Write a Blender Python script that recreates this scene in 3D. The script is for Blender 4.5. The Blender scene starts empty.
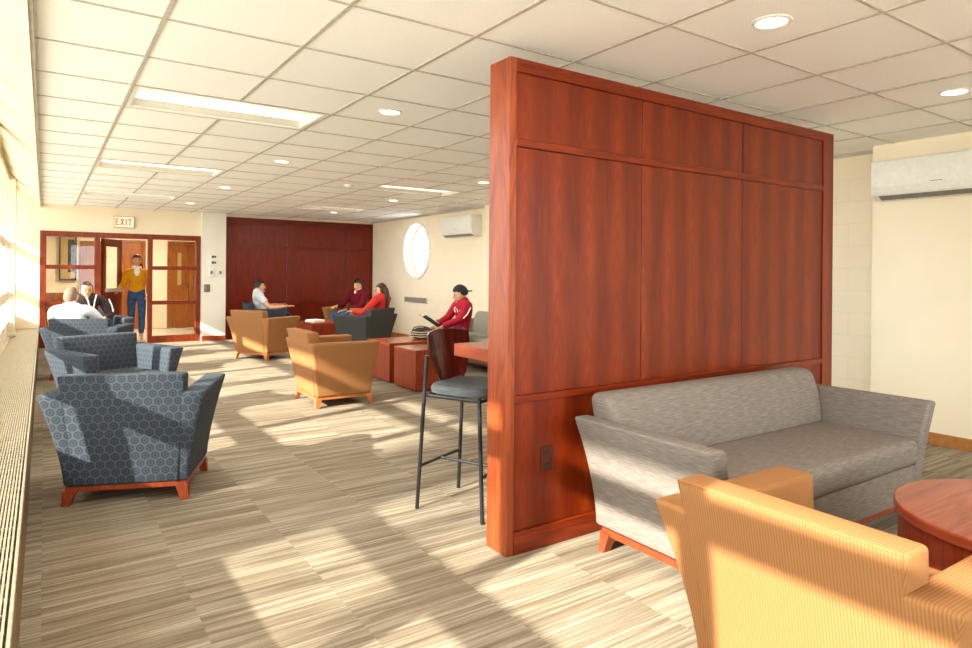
import bpy, bmesh, math, random
from mathutils import Vector, Matrix
random.seed(7)
PI = math.pi
SC = bpy.context.scene
COL = SC.collection
R = math.radians

# ------------------------------------------------------------------ geometry helpers
def box_uv(bm):
    uvl = bm.loops.layers.uv.verify()
    for f in bm.faces:
        n = f.normal
        ax = max(range(3), key=lambda i: abs(n[i]))
        for l in f.loops:
            c = l.vert.co
            l[uvl].uv = (c.y, c.z) if ax == 0 else (c.x, c.z) if ax == 1 else (c.x, c.y)

def new_bm():
    return bmesh.new()

def finish(name, bm, mats, parent=None, smooth=False, uv=True):
    bm.normal_update()
    if uv:
        box_uv(bm)
    me = bpy.data.meshes.new(name)
    bm.to_mesh(me); bm.free()
    for m in (mats if isinstance(mats, (list, tuple)) else [mats]):
        me.materials.append(m)
    if smooth:
        me.polygons.foreach_set('use_smooth', [True] * len(me.polygons))
        try:
            me.set_sharp_from_angle(angle=R(38))
        except Exception:
            pass
    o = bpy.data.objects.new(name, me)
    COL.objects.link(o)
    if parent is not None:
        o.parent = parent
    return o

def box(bm, x0, x1, y0, y1, z0, z1, mi=0, bev=0.0, seg=2):
    vs = [bm.verts.new(p) for p in ((x0,y0,z0),(x1,y0,z0),(x1,y1,z0),(x0,y1,z0),(x0,y0,z1),(x1,y0,z1),(x1,y1,z1),(x0,y1,z1))]
    fs = [bm.faces.new([vs[i] for i in q]) for q in ((3,2,1,0),(4,5,6,7),(0,1,5,4),(1,2,6,5),(2,3,7,6),(3,0,4,7))]
    for f in fs: f.material_index = mi
    if bev > 0:
        es = list({e for f in fs for e in f.edges})
        r = bmesh.ops.bevel(bm, geom=es, offset=bev, segments=seg, affect='EDGES', profile=0.5)
        for f in r['faces']: f.material_index = mi
    return fs

def loft(bm, secs, mi=0, caps=True, closed=True):
    rows = [[bm.verts.new(p) for p in s] for s in secs]
    n = len(secs[0]); fs = []
    for a, b in zip(rows, rows[1:]):
        for i in range(n if closed else n - 1):
            j = (i + 1) % n
            fs.append(bm.faces.new((a[i], a[j], b[j], b[i])))
    if caps:
        fs.append(bm.faces.new(list(reversed(rows[0]))))
        fs.append(bm.faces.new(rows[-1]))
    for f in fs: f.material_index = mi
    return fs

def bevel_sharp(bm, off, seg=3, ang=35):
    bmesh.ops.recalc_face_normals(bm, faces=bm.faces)
    bm.normal_update()
    es = [e for e in bm.edges if len(e.link_faces) == 2 and e.calc_face_angle(0) > R(ang)]
    bmesh.ops.bevel(bm, geom=es, offset=off, segments=seg, affect='EDGES', profile=0.5, clamp_overlap=True)

def tube(bm, pts, r, n=8, mi=0, caps=True):
    pts = [Vector(p) for p in pts]; secs = []
    rs = r if isinstance(r, (list, tuple)) else [r] * len(pts)
    up = None
    for i, p in enumerate(pts):
        d = (pts[min(i+1, len(pts)-1)] - pts[max(i-1, 0)]).normalized()
        if up is None:
            up = Vector((0,0,1)) if abs(d.z) < .9 else Vector((0,1,0))
        s = d.cross(up).normalized(); up = s.cross(d).normalized()
        secs.append([p + (s*math.cos(2*PI*k/n) + up*math.sin(2*PI*k/n)) * rs[i] for k in range(n)])
    return loft(bm, secs, mi, caps)

def cyl(bm, x, y, z0, z1, r, n=24, mi=0, r1=None):
    r1 = r if r1 is None else r1
    return loft(bm, [[(x+q*math.cos(2*PI*k/n), y+q*math.sin(2*PI*k/n), z) for k in range(n)] for z, q in ((z0, r), (z1, r1))], mi)

def lathe(bm, prof, n=24, c=(0,0,0), mi=0):
    return loft(bm, [[(c[0]+r*math.cos(2*PI*k/n), c[1]+r*math.sin(2*PI*k/n), c[2]+z) for k in range(n)] for r, z in prof], mi)

def ell(bm, c, r, n=16, m=12, mi=0, rot=None, fn=None):
    rows = []
    c = Vector(c)
    M = rot or Matrix.Identity(3)
    def P(th, ph):
        v = Vector((math.sin(th)*math.cos(ph), math.sin(th)*math.sin(ph), math.cos(th)))
        v = Vector((v.x*r[0], v.y*r[1], v.z*r[2]))
        if fn: v = fn(v)
        return c + M @ v
    top = bm.verts.new(P(0, 0)); bot = bm.verts.new(P(PI, 0))
    for i in range(1, m):
        rows.append([bm.verts.new(P(PI*i/m, 2*PI*k/n)) for k in range(n)])
    fs = []
    for k in range(n):
        j = (k+1) % n
        fs.append(bm.faces.new((top, rows[0][k], rows[0][j])))
        fs.append(bm.faces.new((bot, rows[-1][j], rows[-1][k])))
    for a, b in zip(rows, rows[1:]):
        for k in range(n):
            j = (k+1) % n
            fs.append(bm.faces.new((a[k], b[k], b[j], a[j])))
    for f in fs: f.material_index = mi
    return fs

def tag(o, label=None, cat=None, group=None, kind=None):
    if label: o['label'] = label
    if cat: o['category'] = cat
    if group: o['group'] = group
    if kind: o['kind'] = kind
    return o

def thing(name, label, cat, loc=(0,0,0), rotz=0, group=None):
    o = bpy.data.objects.new(name, None)
    COL.objects.link(o)
    o.empty_display_size = .1
    o.location = loc; o.rotation_euler = (0, 0, rotz)
    return tag(o, label, cat, group)

def struct(name, bm, m, smooth=False):
    return tag(finish(name, bm, m, smooth=smooth), kind='structure')

def copy_tree(src, loc, rotz, label, group=None, scale=None):
    r = src.copy(); COL.objects.link(r)
    r.location = loc; r.rotation_euler = (0, 0, rotz); r['label'] = label
    if scale: r.scale = scale
    if group: r['group'] = group
    def rec(a, b):
        for ch in [o for o in bpy.data.objects if o.parent == a]:
            c = ch.copy(); COL.objects.link(c); c.parent = b
            rec(ch, c)
    rec(src, r)
    return r

# ------------------------------------------------------------------ materials
def lin(c):
    return tuple(((v/255)/12.92 if v/255 <= .04045 else ((v/255+.055)/1.055)**2.4) for v in c) + (1.0,)

class NT:
    def __init__(s, name, rough=.5, spec=.5, metal=0.0):
        s.m = bpy.data.materials.new(name); s.m.use_nodes = True
        s.t = s.m.node_tree; s.b = s.t.nodes['Principled BSDF']
        s.b.inputs['Roughness'].default_value = rough
        s.b.inputs['Specular IOR Level'].default_value = spec
        s.b.inputs['Metallic'].default_value = metal
    def n(s, typ, **kw):
        nd = s.t.nodes.new(typ)
        for k, v in kw.items(): setattr(nd, k, v)
        return nd
    def l(s, a, b): s.t.links.new(a, b)
    def math(s, op, a, b=None, clamp=False):
        nd = s.n('ShaderNodeMath', operation=op); nd.use_clamp = clamp
        for i, v in enumerate((a, b)):
            if v is None: continue
            if isinstance(v, (int, float)): nd.inputs[i].default_value = v
            else: s.l(v, nd.inputs[i])
        return nd.outputs[0]
    def uv(s, sx=1, sy=1, sz=1):
        tc = s.n('ShaderNodeTexCoord'); mp = s.n('ShaderNodeMapping')
        mp.inputs['Scale'].default_value = (sx, sy, sz)
        s.l(tc.outputs['UV'], mp.inputs['Vector'])
        return mp.outputs[0]
    def noise(s, vec, scale=1, detail=3, rough=.5, dist=0):
        nd = s.n('ShaderNodeTexNoise')
        nd.inputs['Scale'].default_value = scale; nd.inputs['Detail'].default_value = detail
        nd.inputs['Roughness'].default_value = rough; nd.inputs['Distortion'].default_value = dist
        s.l(vec, nd.inputs['Vector'])
        return nd.outputs['Fac']
    def ramp(s, fac, stops):
        nd = s.n('ShaderNodeValToRGB')
        el = nd.color_ramp.elements
        while len(el) < len(stops): el.new(.5)
        for e, (p, c) in zip(el, stops):
            e.position = p; e.color = lin(c)
        s.l(fac, nd.inputs[0])
        return nd.outputs[0]
    def mix(s, fac, a, b, mode='MIX'):
        nd = s.n('ShaderNodeMix', data_type='RGBA', blend_type=mode)
        for i, v in ((0, fac), (6, a), (7, b)):
            if isinstance(v, (int, float)): nd.inputs[i].default_value = v
            elif isinstance(v, tuple): nd.inputs[i].default_value = lin(v)
            else: s.l(v, nd.inputs[i])
        return nd.outputs[2]
    def col(s, c):
        if isinstance(c, tuple): s.b.inputs['Base Color'].default_value = lin(c)
        else: s.l(c, s.b.inputs['Base Color'])
        return s
    def bump(s, h, st=.2, d=.01):
        nd = s.n('ShaderNodeBump'); nd.inputs['Strength'].default_value = st; nd.inputs['Distance'].default_value = d
        s.l(h, nd.inputs['Height']); s.l(nd.outputs[0], s.b.inputs['Normal'])
        return s

def plain(name, c, rough=.5, spec=.4, metal=0, var=0.06, scale=30):
    k = NT(name, rough, spec, metal)
    tc = k.n('ShaderNodeTexCoord')
    f = k.noise(tc.outputs['Object'], scale, 3)
    d = tuple(max(0, v*(1-var)) for v in c); e = tuple(min(255, v*(1+var)) for v in c)
    k.col(k.ramp(f, [(.3, d), (.7, e)]))
    return k.m

def wood(name, dark, mid, light, horiz=False, rough=.34, scale=1.0, panel=None, cath=False):
    k = NT(name, rough, .32)
    sx, sy = (2.2, 16) if horiz else (16, 2.2)
    v = k.uv(sx*scale, sy*scale)
    n1 = k.noise(v, 1.0, 6, .62, .4)
    v2 = k.uv(*((.45*scale, 5.0*scale) if horiz else (5.0*scale, .45*scale)))
    n2 = k.noise(v2, 1.0, 2, .5, 1.2)
    w = k.math('FRACT', k.math('MULTIPLY', n2, 13.0))
    w = k.math('ABSOLUTE', k.math('SUBTRACT', w, .5))
    if cath:      # book matched leaves with arched grain up the middle of each
        tc = k.n('ShaderNodeTexCoord'); sp = k.n('ShaderNodeSeparateXYZ'); k.l(tc.outputs['UV'], sp.inputs[0])
        xx = k.math('SUBTRACT', k.math('FRACT', k.math('DIVIDE', sp.outputs[0], .205)), .5)
        x2 = k.math('MULTIPLY', xx, xx)
        ph = k.math('ADD', k.math('MULTIPLY', sp.outputs[1], 9.0), k.math('MULTIPLY', x2, 55.0))
        ph = k.math('ADD', ph, k.math('MULTIPLY', n2, 5.0))
        w = k.math('ABSOLUTE', k.math('SUBTRACT', k.math('FRACT', ph), .5))
        core = k.math('SUBTRACT', 1.0, k.math('MULTIPLY', x2, 9.0), True)
        w = k.math('ADD', k.math('MULTIPLY', w, k.math('MULTIPLY', core, .55)), k.math('MULTIPLY', core, .30))
    v3 = k.uv(*((6*scale, 260*scale) if horiz else (260*scale, 6*scale)))
    n3 = k.noise(v3, 1.0, 3, .6)
    f = k.math('ADD', k.math('MULTIPLY', n1, .55), k.math('MULTIPLY', w, .42))
    f = k.math('ADD', f, k.math('MULTIPLY', k.math('SUBTRACT', n3, .5), .45))
    c = k.ramp(f, [(.18, dark), (.48, mid), (.78, light)])
    if panel:      # each veneer leaf has its own tone
        v4 = k.uv(1/panel, .001)
        sn = k.n('ShaderNodeTexWhiteNoise', noise_dimensions='1D')
        sep = k.n('ShaderNodeSeparateXYZ'); k.l(v4, sep.inputs[0])
        k.l(k.math('FLOOR', sep.outputs[0]), sn.inputs['W'])
        c = k.mix(.18, c, k.ramp(sn.outputs['Value'], [(0, dark), (1, light)]), 'MIX')
    k.col(c); k.bump(f, .06, .002)
    return k.m

CH_D, CH_M, CH_L = (90, 24, 4), (124, 42, 7), (150, 64, 15)
M_CHERRY = wood('cherry_veneer', CH_D, CH_M, CH_L, cath=True)
M_CHERRY_H = wood('cherry_rail', CH_D, (128, 42, 9), (150, 62, 18), horiz=True)
M_CHERRY_POST = wood('cherry_post', (116, 46, 18), (150, 70, 34), (176, 96, 52))
M_MAHOG = wood('mahogany_veneer', (86, 18, 5), (120, 34, 10), (148, 52, 18), panel=.55)
M_MAHOG_H = wood('mahogany_rail', (84, 18, 6), (116, 33, 12), (142, 48, 18), horiz=True)
M_TABLE = wood('cherry_table', (118, 42, 20), (150, 60, 32), (176, 84, 50), rough=.3)
M_TABLE_H = wood('cherry_table_top', (128, 50, 26), (160, 72, 42), (184, 96, 62), horiz=True, rough=.22)
M_DOOR = wood('cherry_door', (98, 32, 12), (134, 50, 18), (162, 74, 32))
M_OAK = wood('oak_door', (122, 64, 22), (156, 90, 36), (182, 118, 58))
M_LEG_R = wood('cherry_leg', (112, 42, 22), (148, 66, 36), (172, 90, 56), scale=3)
M_LEG_T = wood('beech_leg', (160, 92, 50), (188, 116, 68), (208, 142, 94), scale=3)
M_PLY = wood('walnut_shell', (66, 18, 10), (96, 32, 20), (122, 50, 34), rough=.22)

def fabric_rings():
    k = NT('blue_ring_fabric', .92, .15)
    v = k.uv(1/.052, 1/.052)
    sp = k.n('ShaderNodeSeparateXYZ'); k.l(v, sp.inputs[0])
    X, Y = sp.outputs[0], sp.outputs[1]
    s3 = math.sqrt(3)
    def d(off):
        a = k.math('SUBTRACT', k.math('FRACT', k.math('ADD', X, off)), .5)
        b = k.math('MULTIPLY', k.math('SUBTRACT', k.math('FRACT', k.math('ADD', k.math('DIVIDE', Y, s3), off)), .5), s3)
        return k.math('SQRT', k.math('ADD', k.math('MULTIPLY', a, a), k.math('MULTIPLY', b, b)))
    m = k.math('MINIMUM', d(0.0), d(.5))
    ring = k.math('GREATER_THAN', m, .41)
    dot = k.math('LESS_THAN', k.math('ABSOLUTE', k.math('SUBTRACT', m, .20)), .045)
    base = k.ramp(k.noise(k.uv(900, 900), 1, 2), [(.3, (44, 50, 58)), (.7, (57, 64, 73))])
    c = k.mix(k.math('MULTIPLY', ring, .28), base, (106, 112, 114))
    c = k.mix(k.math('MULTIPLY', dot, .22), c, (100, 108, 112))
    k.col(c); k.bump(k.noise(k.uv(700, 700), 1, 2), .25, .002)
    return k.m
M_BLUE = fabric_rings()

def fabric_stripe(name, a, b, period=.0085):
    k = NT(name, .85, .2)
    v = k.uv(1/period, 1/period)
    sp = k.n('ShaderNodeSeparateXYZ'); k.l(v, sp.inputs[0])
    f = k.math('ABSOLUTE', k.math('SUBTRACT', k.math('FRACT', sp.outputs[0]), .5))
    f = k.math('MULTIPLY', f, 2.0)
    c = k.mix(f, a, b)
    n = k.noise(k.uv(400, 900), 1, 3)
    c = k.mix(k.math('MULTIPLY', n, .22), c, tuple(int(x*.75) for x in a))
    k.col(c); k.bump(f, .3, .0015)
    return k.m
M_TAN = fabric_stripe('tan_stripe_fabric', (148, 97, 54), (170, 121, 76))

def fabric_heather(name, a, b, c3):
    k = NT(name, .9, .15)
    n = k.noise(k.uv(14, 230), 1, 4, .62)
    n2 = k.noise(k.uv(500, 500), 1, 2)
    f = k.math('ADD', k.math('MULTIPLY', n, .75), k.math('MULTIPLY', n2, .25))
    k.col(k.ramp(f, [(.3, a), (.5, b), (.68, c3)])); k.bump(n2, .2, .002)
    return k.m
M_SOFA = fabric_heather('taupe_heather_fabric', (102, 92, 83), (124, 114, 105), (150, 141, 132))
M_CHAR = fabric_heather('charcoal_fabric', (52, 52, 50), (70, 69, 66), (90, 89, 85))
M_NAVY = fabric_heather('navy_fabric', (40, 48, 60), (54, 63, 76), (72, 82, 94))
M_GREYSEAT = fabric_heather('grey_seat_fabric', (74, 76, 78), (94, 97, 98), (116, 119, 120))
M_SOFA2 = fabric_heather('grey_green_fabric', (112, 110, 98), (134, 132, 118), (154, 152, 138))

def carpet():
    k = NT('striped_carpet', .95, .08)
    tc = k.n('ShaderNodeTexCoord'); sp = k.n('ShaderNodeSeparateXYZ'); k.l(tc.outputs['UV'], sp.inputs[0])
    X, Y = sp.outputs[0], sp.outputs[1]
    ty = k.math('FLOOR', k.math('DIVIDE', Y, .50))
    tx = k.math('FLOOR', k.math('ADD', k.math('DIVIDE', X, .50), k.math('MULTIPLY', ty, .0)))
    idn = k.n('ShaderNodeTexWhiteNoise', noise_dimensions='2D')
    cb = k.n('ShaderNodeCombineXYZ'); k.l(tx, cb.inputs[0]); k.l(ty, cb.inputs[1]); k.l(cb.outputs[0], idn.inputs['Vector'])
    tid = idn.outputs['Value']
    def stripes(fy, fx, det, seed):
        c = k.n('ShaderNodeCombineXYZ')
        k.l(k.math('ADD', k.math('MULTIPLY', X, fx), k.math('MULTIPLY', tid, 37.0*seed)), c.inputs[0])
        k.l(k.math('MULTIPLY', Y, fy), c.inputs[1]); k.l(k.math('MULTIPLY', tid, 11.0*seed), c.inputs[2])
        return k.noise(c.outputs[0], 1, det, .6)
    s1 = stripes(62, 1.2, 3, 1); s2 = stripes(17, .8, 2, 2); s3 = stripes(150, 6, 2, 3)
    f = k.math('ADD', k.math('MULTIPLY', s1, .55), k.math('MULTIPLY', s2, .35))
    f = k.math('ADD', f, k.math('MULTIPLY', s3, .22))
    f = k.math('ADD', f, k.math('MULTIPLY', k.math('SUBTRACT', tid, .5), .05))
    c = k.ramp(f, [(.33, (88, 75, 59)), (.46, (117, 103, 84)), (.56, (138, 125, 106)), (.68, (166, 155, 137)), (.82, (106, 97, 84))])
    # faint grid of the loops
    gx = k.math('LESS_THAN', k.math('FRACT', k.math('MULTIPLY', X, 28)), .14)
    gy = k.math('LESS_THAN', k.math('FRACT', k.math('MULTIPLY', Y, 28)), .3)
    c = k.mix(k.math('MULTIPLY', k.math('MULTIPLY', gx, gy), .16), c, (90, 76, 60))
    k.col(c); k.bump(k.noise(k.uv(350, 350), 1, 2), .3, .004)
    return k.m
M_CARPET = carpet()

def wall_mat(name, c, block=False):
    k = NT(name, .6, .3)
    f = k.noise(k.uv(3, 3), 1, 3)
    cc = k.ramp(f, [(.3, tuple(int(v*.985) for v in c)), (.7, c)])
    if block:
        br = k.n('ShaderNodeTexBrick')
        br.inputs['Scale'].default_value = 1.0
        br.inputs['Brick Width'].default_value = .40; br.inputs['Row Height'].default_value = .20
        br.inputs['Mortar Size'].default_value = .005; br.inputs['Mortar Smooth'].default_value = .3
        k.l(k.uv(), br.inputs['Vector'])
        cc = k.mix(k.math('MULTIPLY', br.outputs['Fac'], .14), cc, tuple(int(v*.8) for v in c))
        inv = k.math('SUBTRACT', 1.0, br.outputs['Fac'])
        k.bump(inv, .35, .004)
    k.col(cc)
    return k.m
M_WALL = wall_mat('cream_wall_paint', (243, 229, 200))
M_BLOCK = wall_mat('cream_block_paint', (243, 229, 200), True)
M_WHITE = wall_mat('off_white_paint', (240, 236, 222))
def tile_mat():
    k = NT('ceiling_tile', .9, .1)
    n = k.noise(k.uv(160, 160), 1, 3, .7)
    k.col(k.ramp(n, [(.36, (234, 232, 226)), (.46, (251, 250, 247)), (.8, (252, 252, 250))]))
    k.bump(n, .15, .002)
    return k.m
M_TILE = tile_mat()
M_TBAR = plain('ceiling_tbar', (186, 179, 166), .6)
M_TRIMB = plain('tan_vinyl_base', (168, 112, 52), .5)
M_BASE_R = wood('cherry_baseboard', (130, 48, 18), (165, 70, 30), (192, 98, 50), horiz=True)
M_METALW = plain('cream_metal', (206, 194, 168), .45, .5)
M_FRAMEW = plain('cream_window_frame', (226, 216, 190), .45, .4)
M_PLASTIC = plain('white_plastic', (236, 234, 224), .35, .5, var=.02)
M_GREYP = plain('grey_plastic', (120, 118, 112), .4)
M_BLACK = plain('black_metal', (34, 32, 32), .35, .5)
M_BROWNP = plain('brown_plastic', (74, 36, 24), .4)
M_STEELL = plain('satin_aluminium', (206, 202, 194), .4, .5, .2)
M_STEEL = plain('brushed_steel', (150, 146, 140), .3, .5, .9)
M_CONC = plain('pale_concrete', (190, 184, 172), .9, .2)
M_HFLOOR = plain('hall_terrazzo', (206, 196, 172), .25, .5, scale=60)
M_PAPER = plain('white_paper', (240, 240, 236), .7)
M_BOARD = plain('notice_board_face', (178, 150, 92), .6)
M_DKFRAME = plain('dark_frame', (52, 36, 30), .4)
M_SKIN = plain('skin', (214, 160, 124), .5, .35, var=.03)
M_SKIN2 = plain('skin_tan', (188, 132, 98), .5, .35, var=.03)
M_HAIR = plain('dark_hair', (34, 22, 16), .5, .4, var=.2)
M_HAIRB = plain('brown_hair', (62, 34, 20), .45, .4, var=.25)
M_HAIRG = plain('cropped_grey_hair', (128, 104, 86), .8)
M_EYE = plain('eye_dark', (24, 18, 16), .2)
M_LIP = plain('lips', (168, 92, 80), .5)
M_DENIM = plain('blue_denim', (58, 84, 124), .85, .15, var=.14, scale=14)
M_DENIMD = plain('dark_denim', (44, 58, 88), .85, .15, var=.1, scale=14)
M_YELLOW = plain('mustard_knit', (206, 142, 18), .85, .15, var=.06)
M_MAROON = plain('maroon_cotton', (98, 16, 26), .85, .15)
M_REDJ = plain('crimson_jersey', (158, 20, 38), .75, .2)
M_REDS = plain('red_cotton', (196, 52, 44), .85, .15)
M_LIGHTT = plain('pale_grey_cotton', (196, 202, 204), .85, .15)
M_WSHIRT = plain('white_blue_cotton', (222, 226, 234), .85, .15)
M_HOOD = plain('charcoal_brown_fleece', (62, 50, 50), .9, .1)
M_SHOE = plain('pale_shoe', (196, 186, 172), .6)
M_SHOED = plain('dark_shoe', (48, 42, 40), .6)
M_CAP = plain('black_cap_cloth', (22, 22, 28), .8)
M_GREEN = plain('dark_green_cover', (24, 56, 38), .5)
M_BAGD = plain('dark_bag_cloth', (60, 52, 44), .8)
M_BAGL = plain('cream_bag_cloth', (206, 192, 160), .8)

def emit(name, c, st, base=(240, 235, 220)):
    k = NT(name, .5); k.col(base)
    k.b.inputs['Emission Color'].default_value = lin(c); k.b.inputs['Emission Strength'].default_value = st
    return k.m
M_LAMP = emit('warm_lamp', (255, 236, 190), 9)
M_TROF = emit('troffer_lens', (255, 244, 222), .9)
M_EXITF = emit('exit_face', (255, 226, 190), .5, (245, 220, 190))
M_EXITR = emit('exit_letters', (255, 60, 24), 1.0, (230, 60, 30))

def glass(name, gl=.10, tint=(250, 252, 250)):
    m = bpy.data.materials.new(name); m.use_nodes = True
    t = m.node_tree; t.nodes.clear()
    o = t.nodes.new('ShaderNodeOutputMaterial'); mx = t.nodes.new('ShaderNodeMixShader')
    a = t.nodes.new('ShaderNodeBsdfTransparent'); b = t.nodes.new('ShaderNodeBsdfGlossy')
    a.inputs[0].default_value = lin(tint); b.inputs['Roughness'].default_value = .02
    lw = t.nodes.new('ShaderNodeLayerWeight'); lw.inputs[0].default_value = .5
    pw_ = t.nodes.new('ShaderNodeMath'); pw_.operation = 'POWER'; pw_.inputs[1].default_value = 5
    ma = t.nodes.new('ShaderNodeMath'); ma.operation = 'MULTIPLY_ADD'; ma.inputs[1].default_value = .6; ma.inputs[2].default_value = .03
    t.links.new(lw.outputs['Facing'], pw_.inputs[0]); t.links.new(pw_.outputs[0], ma.inputs[0])
    t.links.new(ma.outputs[0], mx.inputs[0])
    t.links.new(a.outputs[0], mx.inputs[1]); t.links.new(b.outputs[0], mx.inputs[2]); t.links.new(mx.outputs[0], o.inputs[0])
    return m
M_GLASS = glass('clear_glass')

# ------------------------------------------------------------------ dimensions
CZ = 2.435            # ceiling
YF = 13.30           # far wall
YB = -3.2            # wall behind the camera
XR = 6.0             # right wall (far, block part)
XN = 5.83            # right wall (near, plastered part)
XW = -.45            # glazing line
GX0, GY0, P = .431, 3.785, .617

# ------------------------------------------------------------------ floor, ceiling, walls
bm = new_bm(); box(bm, -.6, XR+.2, YB-.2, YF, -.12, 0); struct('floor', bm, M_CARPET)
bm = new_bm(); box(bm, -.5, 6.2, YF, 17.2, -.12, 0); struct('floor_hall', bm, M_HFLOOR)
bm = new_bm(); box(bm, -60, -.6, -40, 60, -.3, -.15); box(bm, -.6, 30, -40, YB-.2, -.3, -.15); tag(finish('outside_ground', bm, M_CONC), kind='structure')

troffers = [(0, 1), (0, 6), (0, 11), (5, 6), (5, 11), (0, -4), (5, -9)]   # left column of cells, row of cells
holes = set()
for i, j in troffers:
    holes.add((i, j)); holes.add((i+1, j))
bm = new_bm()
xs = [-.052] + [GX0 + i*P for i in range(0, 9)] + [XR]
jn = range(-12, 17)
ys = [YB] + [GY0 + j*P for j in range(-11, 16)] + [YF]
for a in range(len(xs)-1):
    for b in range(len(ys)-1):
        if (a-1, b-12) in holes: continue
        v = [bm.verts.new(p) for p in ((xs[a], ys[b], CZ), (xs[a], ys[b+1], CZ), (xs[a+1], ys[b+1], CZ), (xs[a+1], ys[b], CZ))]
        bm.faces.new(v)
box(bm, -.06, XR+.2, YB-.2, YF, CZ+.14, CZ+.2)
for x in xs[1:-1]:
    for y0, y1 in zip(ys, ys[1:]):
        jj = round((y0-GY0)/P); ii = round((x-GX0)/P)
        if (ii-1, jj) in holes and (ii, jj) in holes: continue     # no bar across a light
        if any((ii-1, jj) == (h[0], h[1]) and (ii, jj) == (h[0]+1, h[1]) for h in troffers): continue
        box(bm, x-.010, x+.010, y0, y1, CZ-.006, CZ+.001, 1)
for y in ys[1:-1]:
    box(bm, xs[0], xs[-1], y-.006, y+.006, CZ-.005, CZ+.001, 1)
box(bm, -.065, -.045, YB, YF, CZ-.05, CZ+.01, 1)
box(bm, XR-.03, XR, YB, YF, CZ-.03, CZ, 1)
struct('ceiling', bm, [M_TILE, M_TBAR])
# sloped bay soffit over the window pocket
bm = new_bm()
loft(bm, [[(-.062, y, CZ-.06), (-.062, y, CZ+.2), (-.6, y, CZ+.34), (-.6, y, 2.70), (-.40, y, 2.70)] for y in (YB, YF)])
bmesh.ops.recalc_face_normals(bm, faces=bm.faces)
struct('ceiling_bay', bm, plain('tan_cream_paint', (206, 188, 156), .7, .2, var=.015, scale=2))

# right wall with the round window opening
RY, RZ, RR = 11.22, 1.765, .52
bm = new_bm()
def wall_with_hole(bm, X, y0, y1, z0, z1, cy, cz, r, n=48):
    s = r + .12
    q = lambda pts: bm.faces.new([bm.verts.new((X, a, b)) for a, b in pts])
    q([(y0, z0), (cy-s, z0), (cy-s, z1), (y0, z1)]); q([(cy+s, z0), (y1, z0), (y1, z1), (cy+s, z1)])
    q([(cy-s, z0), (cy+s, z0), (cy+s, cz-s), (cy-s, cz-s)]); q([(cy-s, cz+s), (cy+s, cz+s), (cy+s, z1), (cy-s, z1)])
    ring, sq, dp = [], [], []
    for k in range(n):
        a = 2*PI*k/n; c, d = math.cos(a), math.sin(a); m = max(abs(c), abs(d))
        ring.append(bm.verts.new((X, cy+r*c, cz+r*d))); sq.append(bm.verts.new((X, cy+s*c/m, cz+s*d/m)))
        dp.append(bm.verts.new((X+.28, cy+r*c, cz+r*d)))
    for k in range(n):
        j = (k+1) % n
        bm.faces.new((ring[k], ring[j], sq[j], sq[k])); bm.faces.new((ring[j], ring[k], dp[k], dp[j]))
wall_with_hole(bm, XR, 2.72, YF, 0, CZ+.1, RY, RZ, RR)
wall = struct('wall_right', bm, M_BLOCK)
bm = new_bm(); box(bm, XN, XR+.28, YB-.2, 2.72, 0, CZ+.1); struct('wall_right_plaster', bm, M_WALL)
bm = new_bm(); box(bm, XR-.10, XR, 7.45, 8.72, 0, CZ); struct('wall_pilaster', bm, M_WALL)
bm = new_bm(); box(bm, -.6, .8, YB-.2, YB, 0, CZ+.3); box(bm, 5.6, XR+.2, YB-.2, YB, 0, CZ+.3); box(bm, .8, 5.6, YB-.2, YB, 0, .4); box(bm, .8, 5.6, YB-.2, YB, 2.35, CZ+.3)
struct('wall_back', bm, M_WALL)
wb = bpy.data.objects.new('window_back_added', None); COL.objects.link(wb); wb['kind'] = 'structure'; wb.location = (0, YB-.12, 0)  # added windows behind the camera, their sky light brightens the right side
bm = new_bm()
for x in (.8, 1.97, 3.17, 4.37, 5.54): box(bm, x, x+.06, -.03, .03, .4, 2.35)
box(bm, .86, 5.54, -.03, .03, .4, .46); box(bm, .86, 5.54, -.03, .03, 2.29, 2.35)
finish('window_frame', bm, M_PLASTIC, wb)
bm = new_bm(); box(bm, .86, 5.54, -.004, .004, .46, 2.29); finish('window_glass', bm, M_GLASS, wb)
# round window: frame and pane
wn = bpy.data.objects.new('window_round', None); COL.objects.link(wn); wn['kind'] = 'structure'; wn.location = (XR+.2, RY, RZ)
bm = new_bm()
def ringx(bm, r0, r1, x0, x1, n=48):
    secs = []
    for k in range(n+1):
        a = 2*PI*k/n; c, d = math.cos(a), math.sin(a)
        secs.append([(x0, r0*c, r0*d), (x0, r1*c, r1*d), (x1, r1*c, r1*d), (x1, r0*c, r0*d)])
    loft(bm, secs, caps=False)
ringx(bm, RR-.045, RR, -.03, .03)
box(bm, -.012, .012, -RR+.03, RR-.03, -.30, -.285)
bmesh.ops.recalc_face_normals(bm, faces=bm.faces)
finish('window_frame', bm, M_PLASTIC, wn)
bm = new_bm(); n = 48
bm.faces.new([bm.verts.new((0, (RR-.03)*math.cos(2*PI*k/n), (RR-.03)*math.sin(2*PI*k/n))) for k in range(n)])
finish('window_glass', bm, M_GLASS, wn)
bmx = new_bm(); box(bmx, 9.0, 9.3, 4, 30, -.15, 5); tag(finish('outside_wall_added', bmx, plain('added_wall_grey', (112, 110, 122), .9), None), kind='structure')  # added wall beyond the round window, dims the bright sky in the pane
bm = new_bm(); ringx(bm, RR-.002, RR+.045, -.22, -.19)
bmesh.ops.recalc_face_normals(bm, faces=bm.faces)
finish('window_casing', bm, M_PLASTIC, wn)

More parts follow.
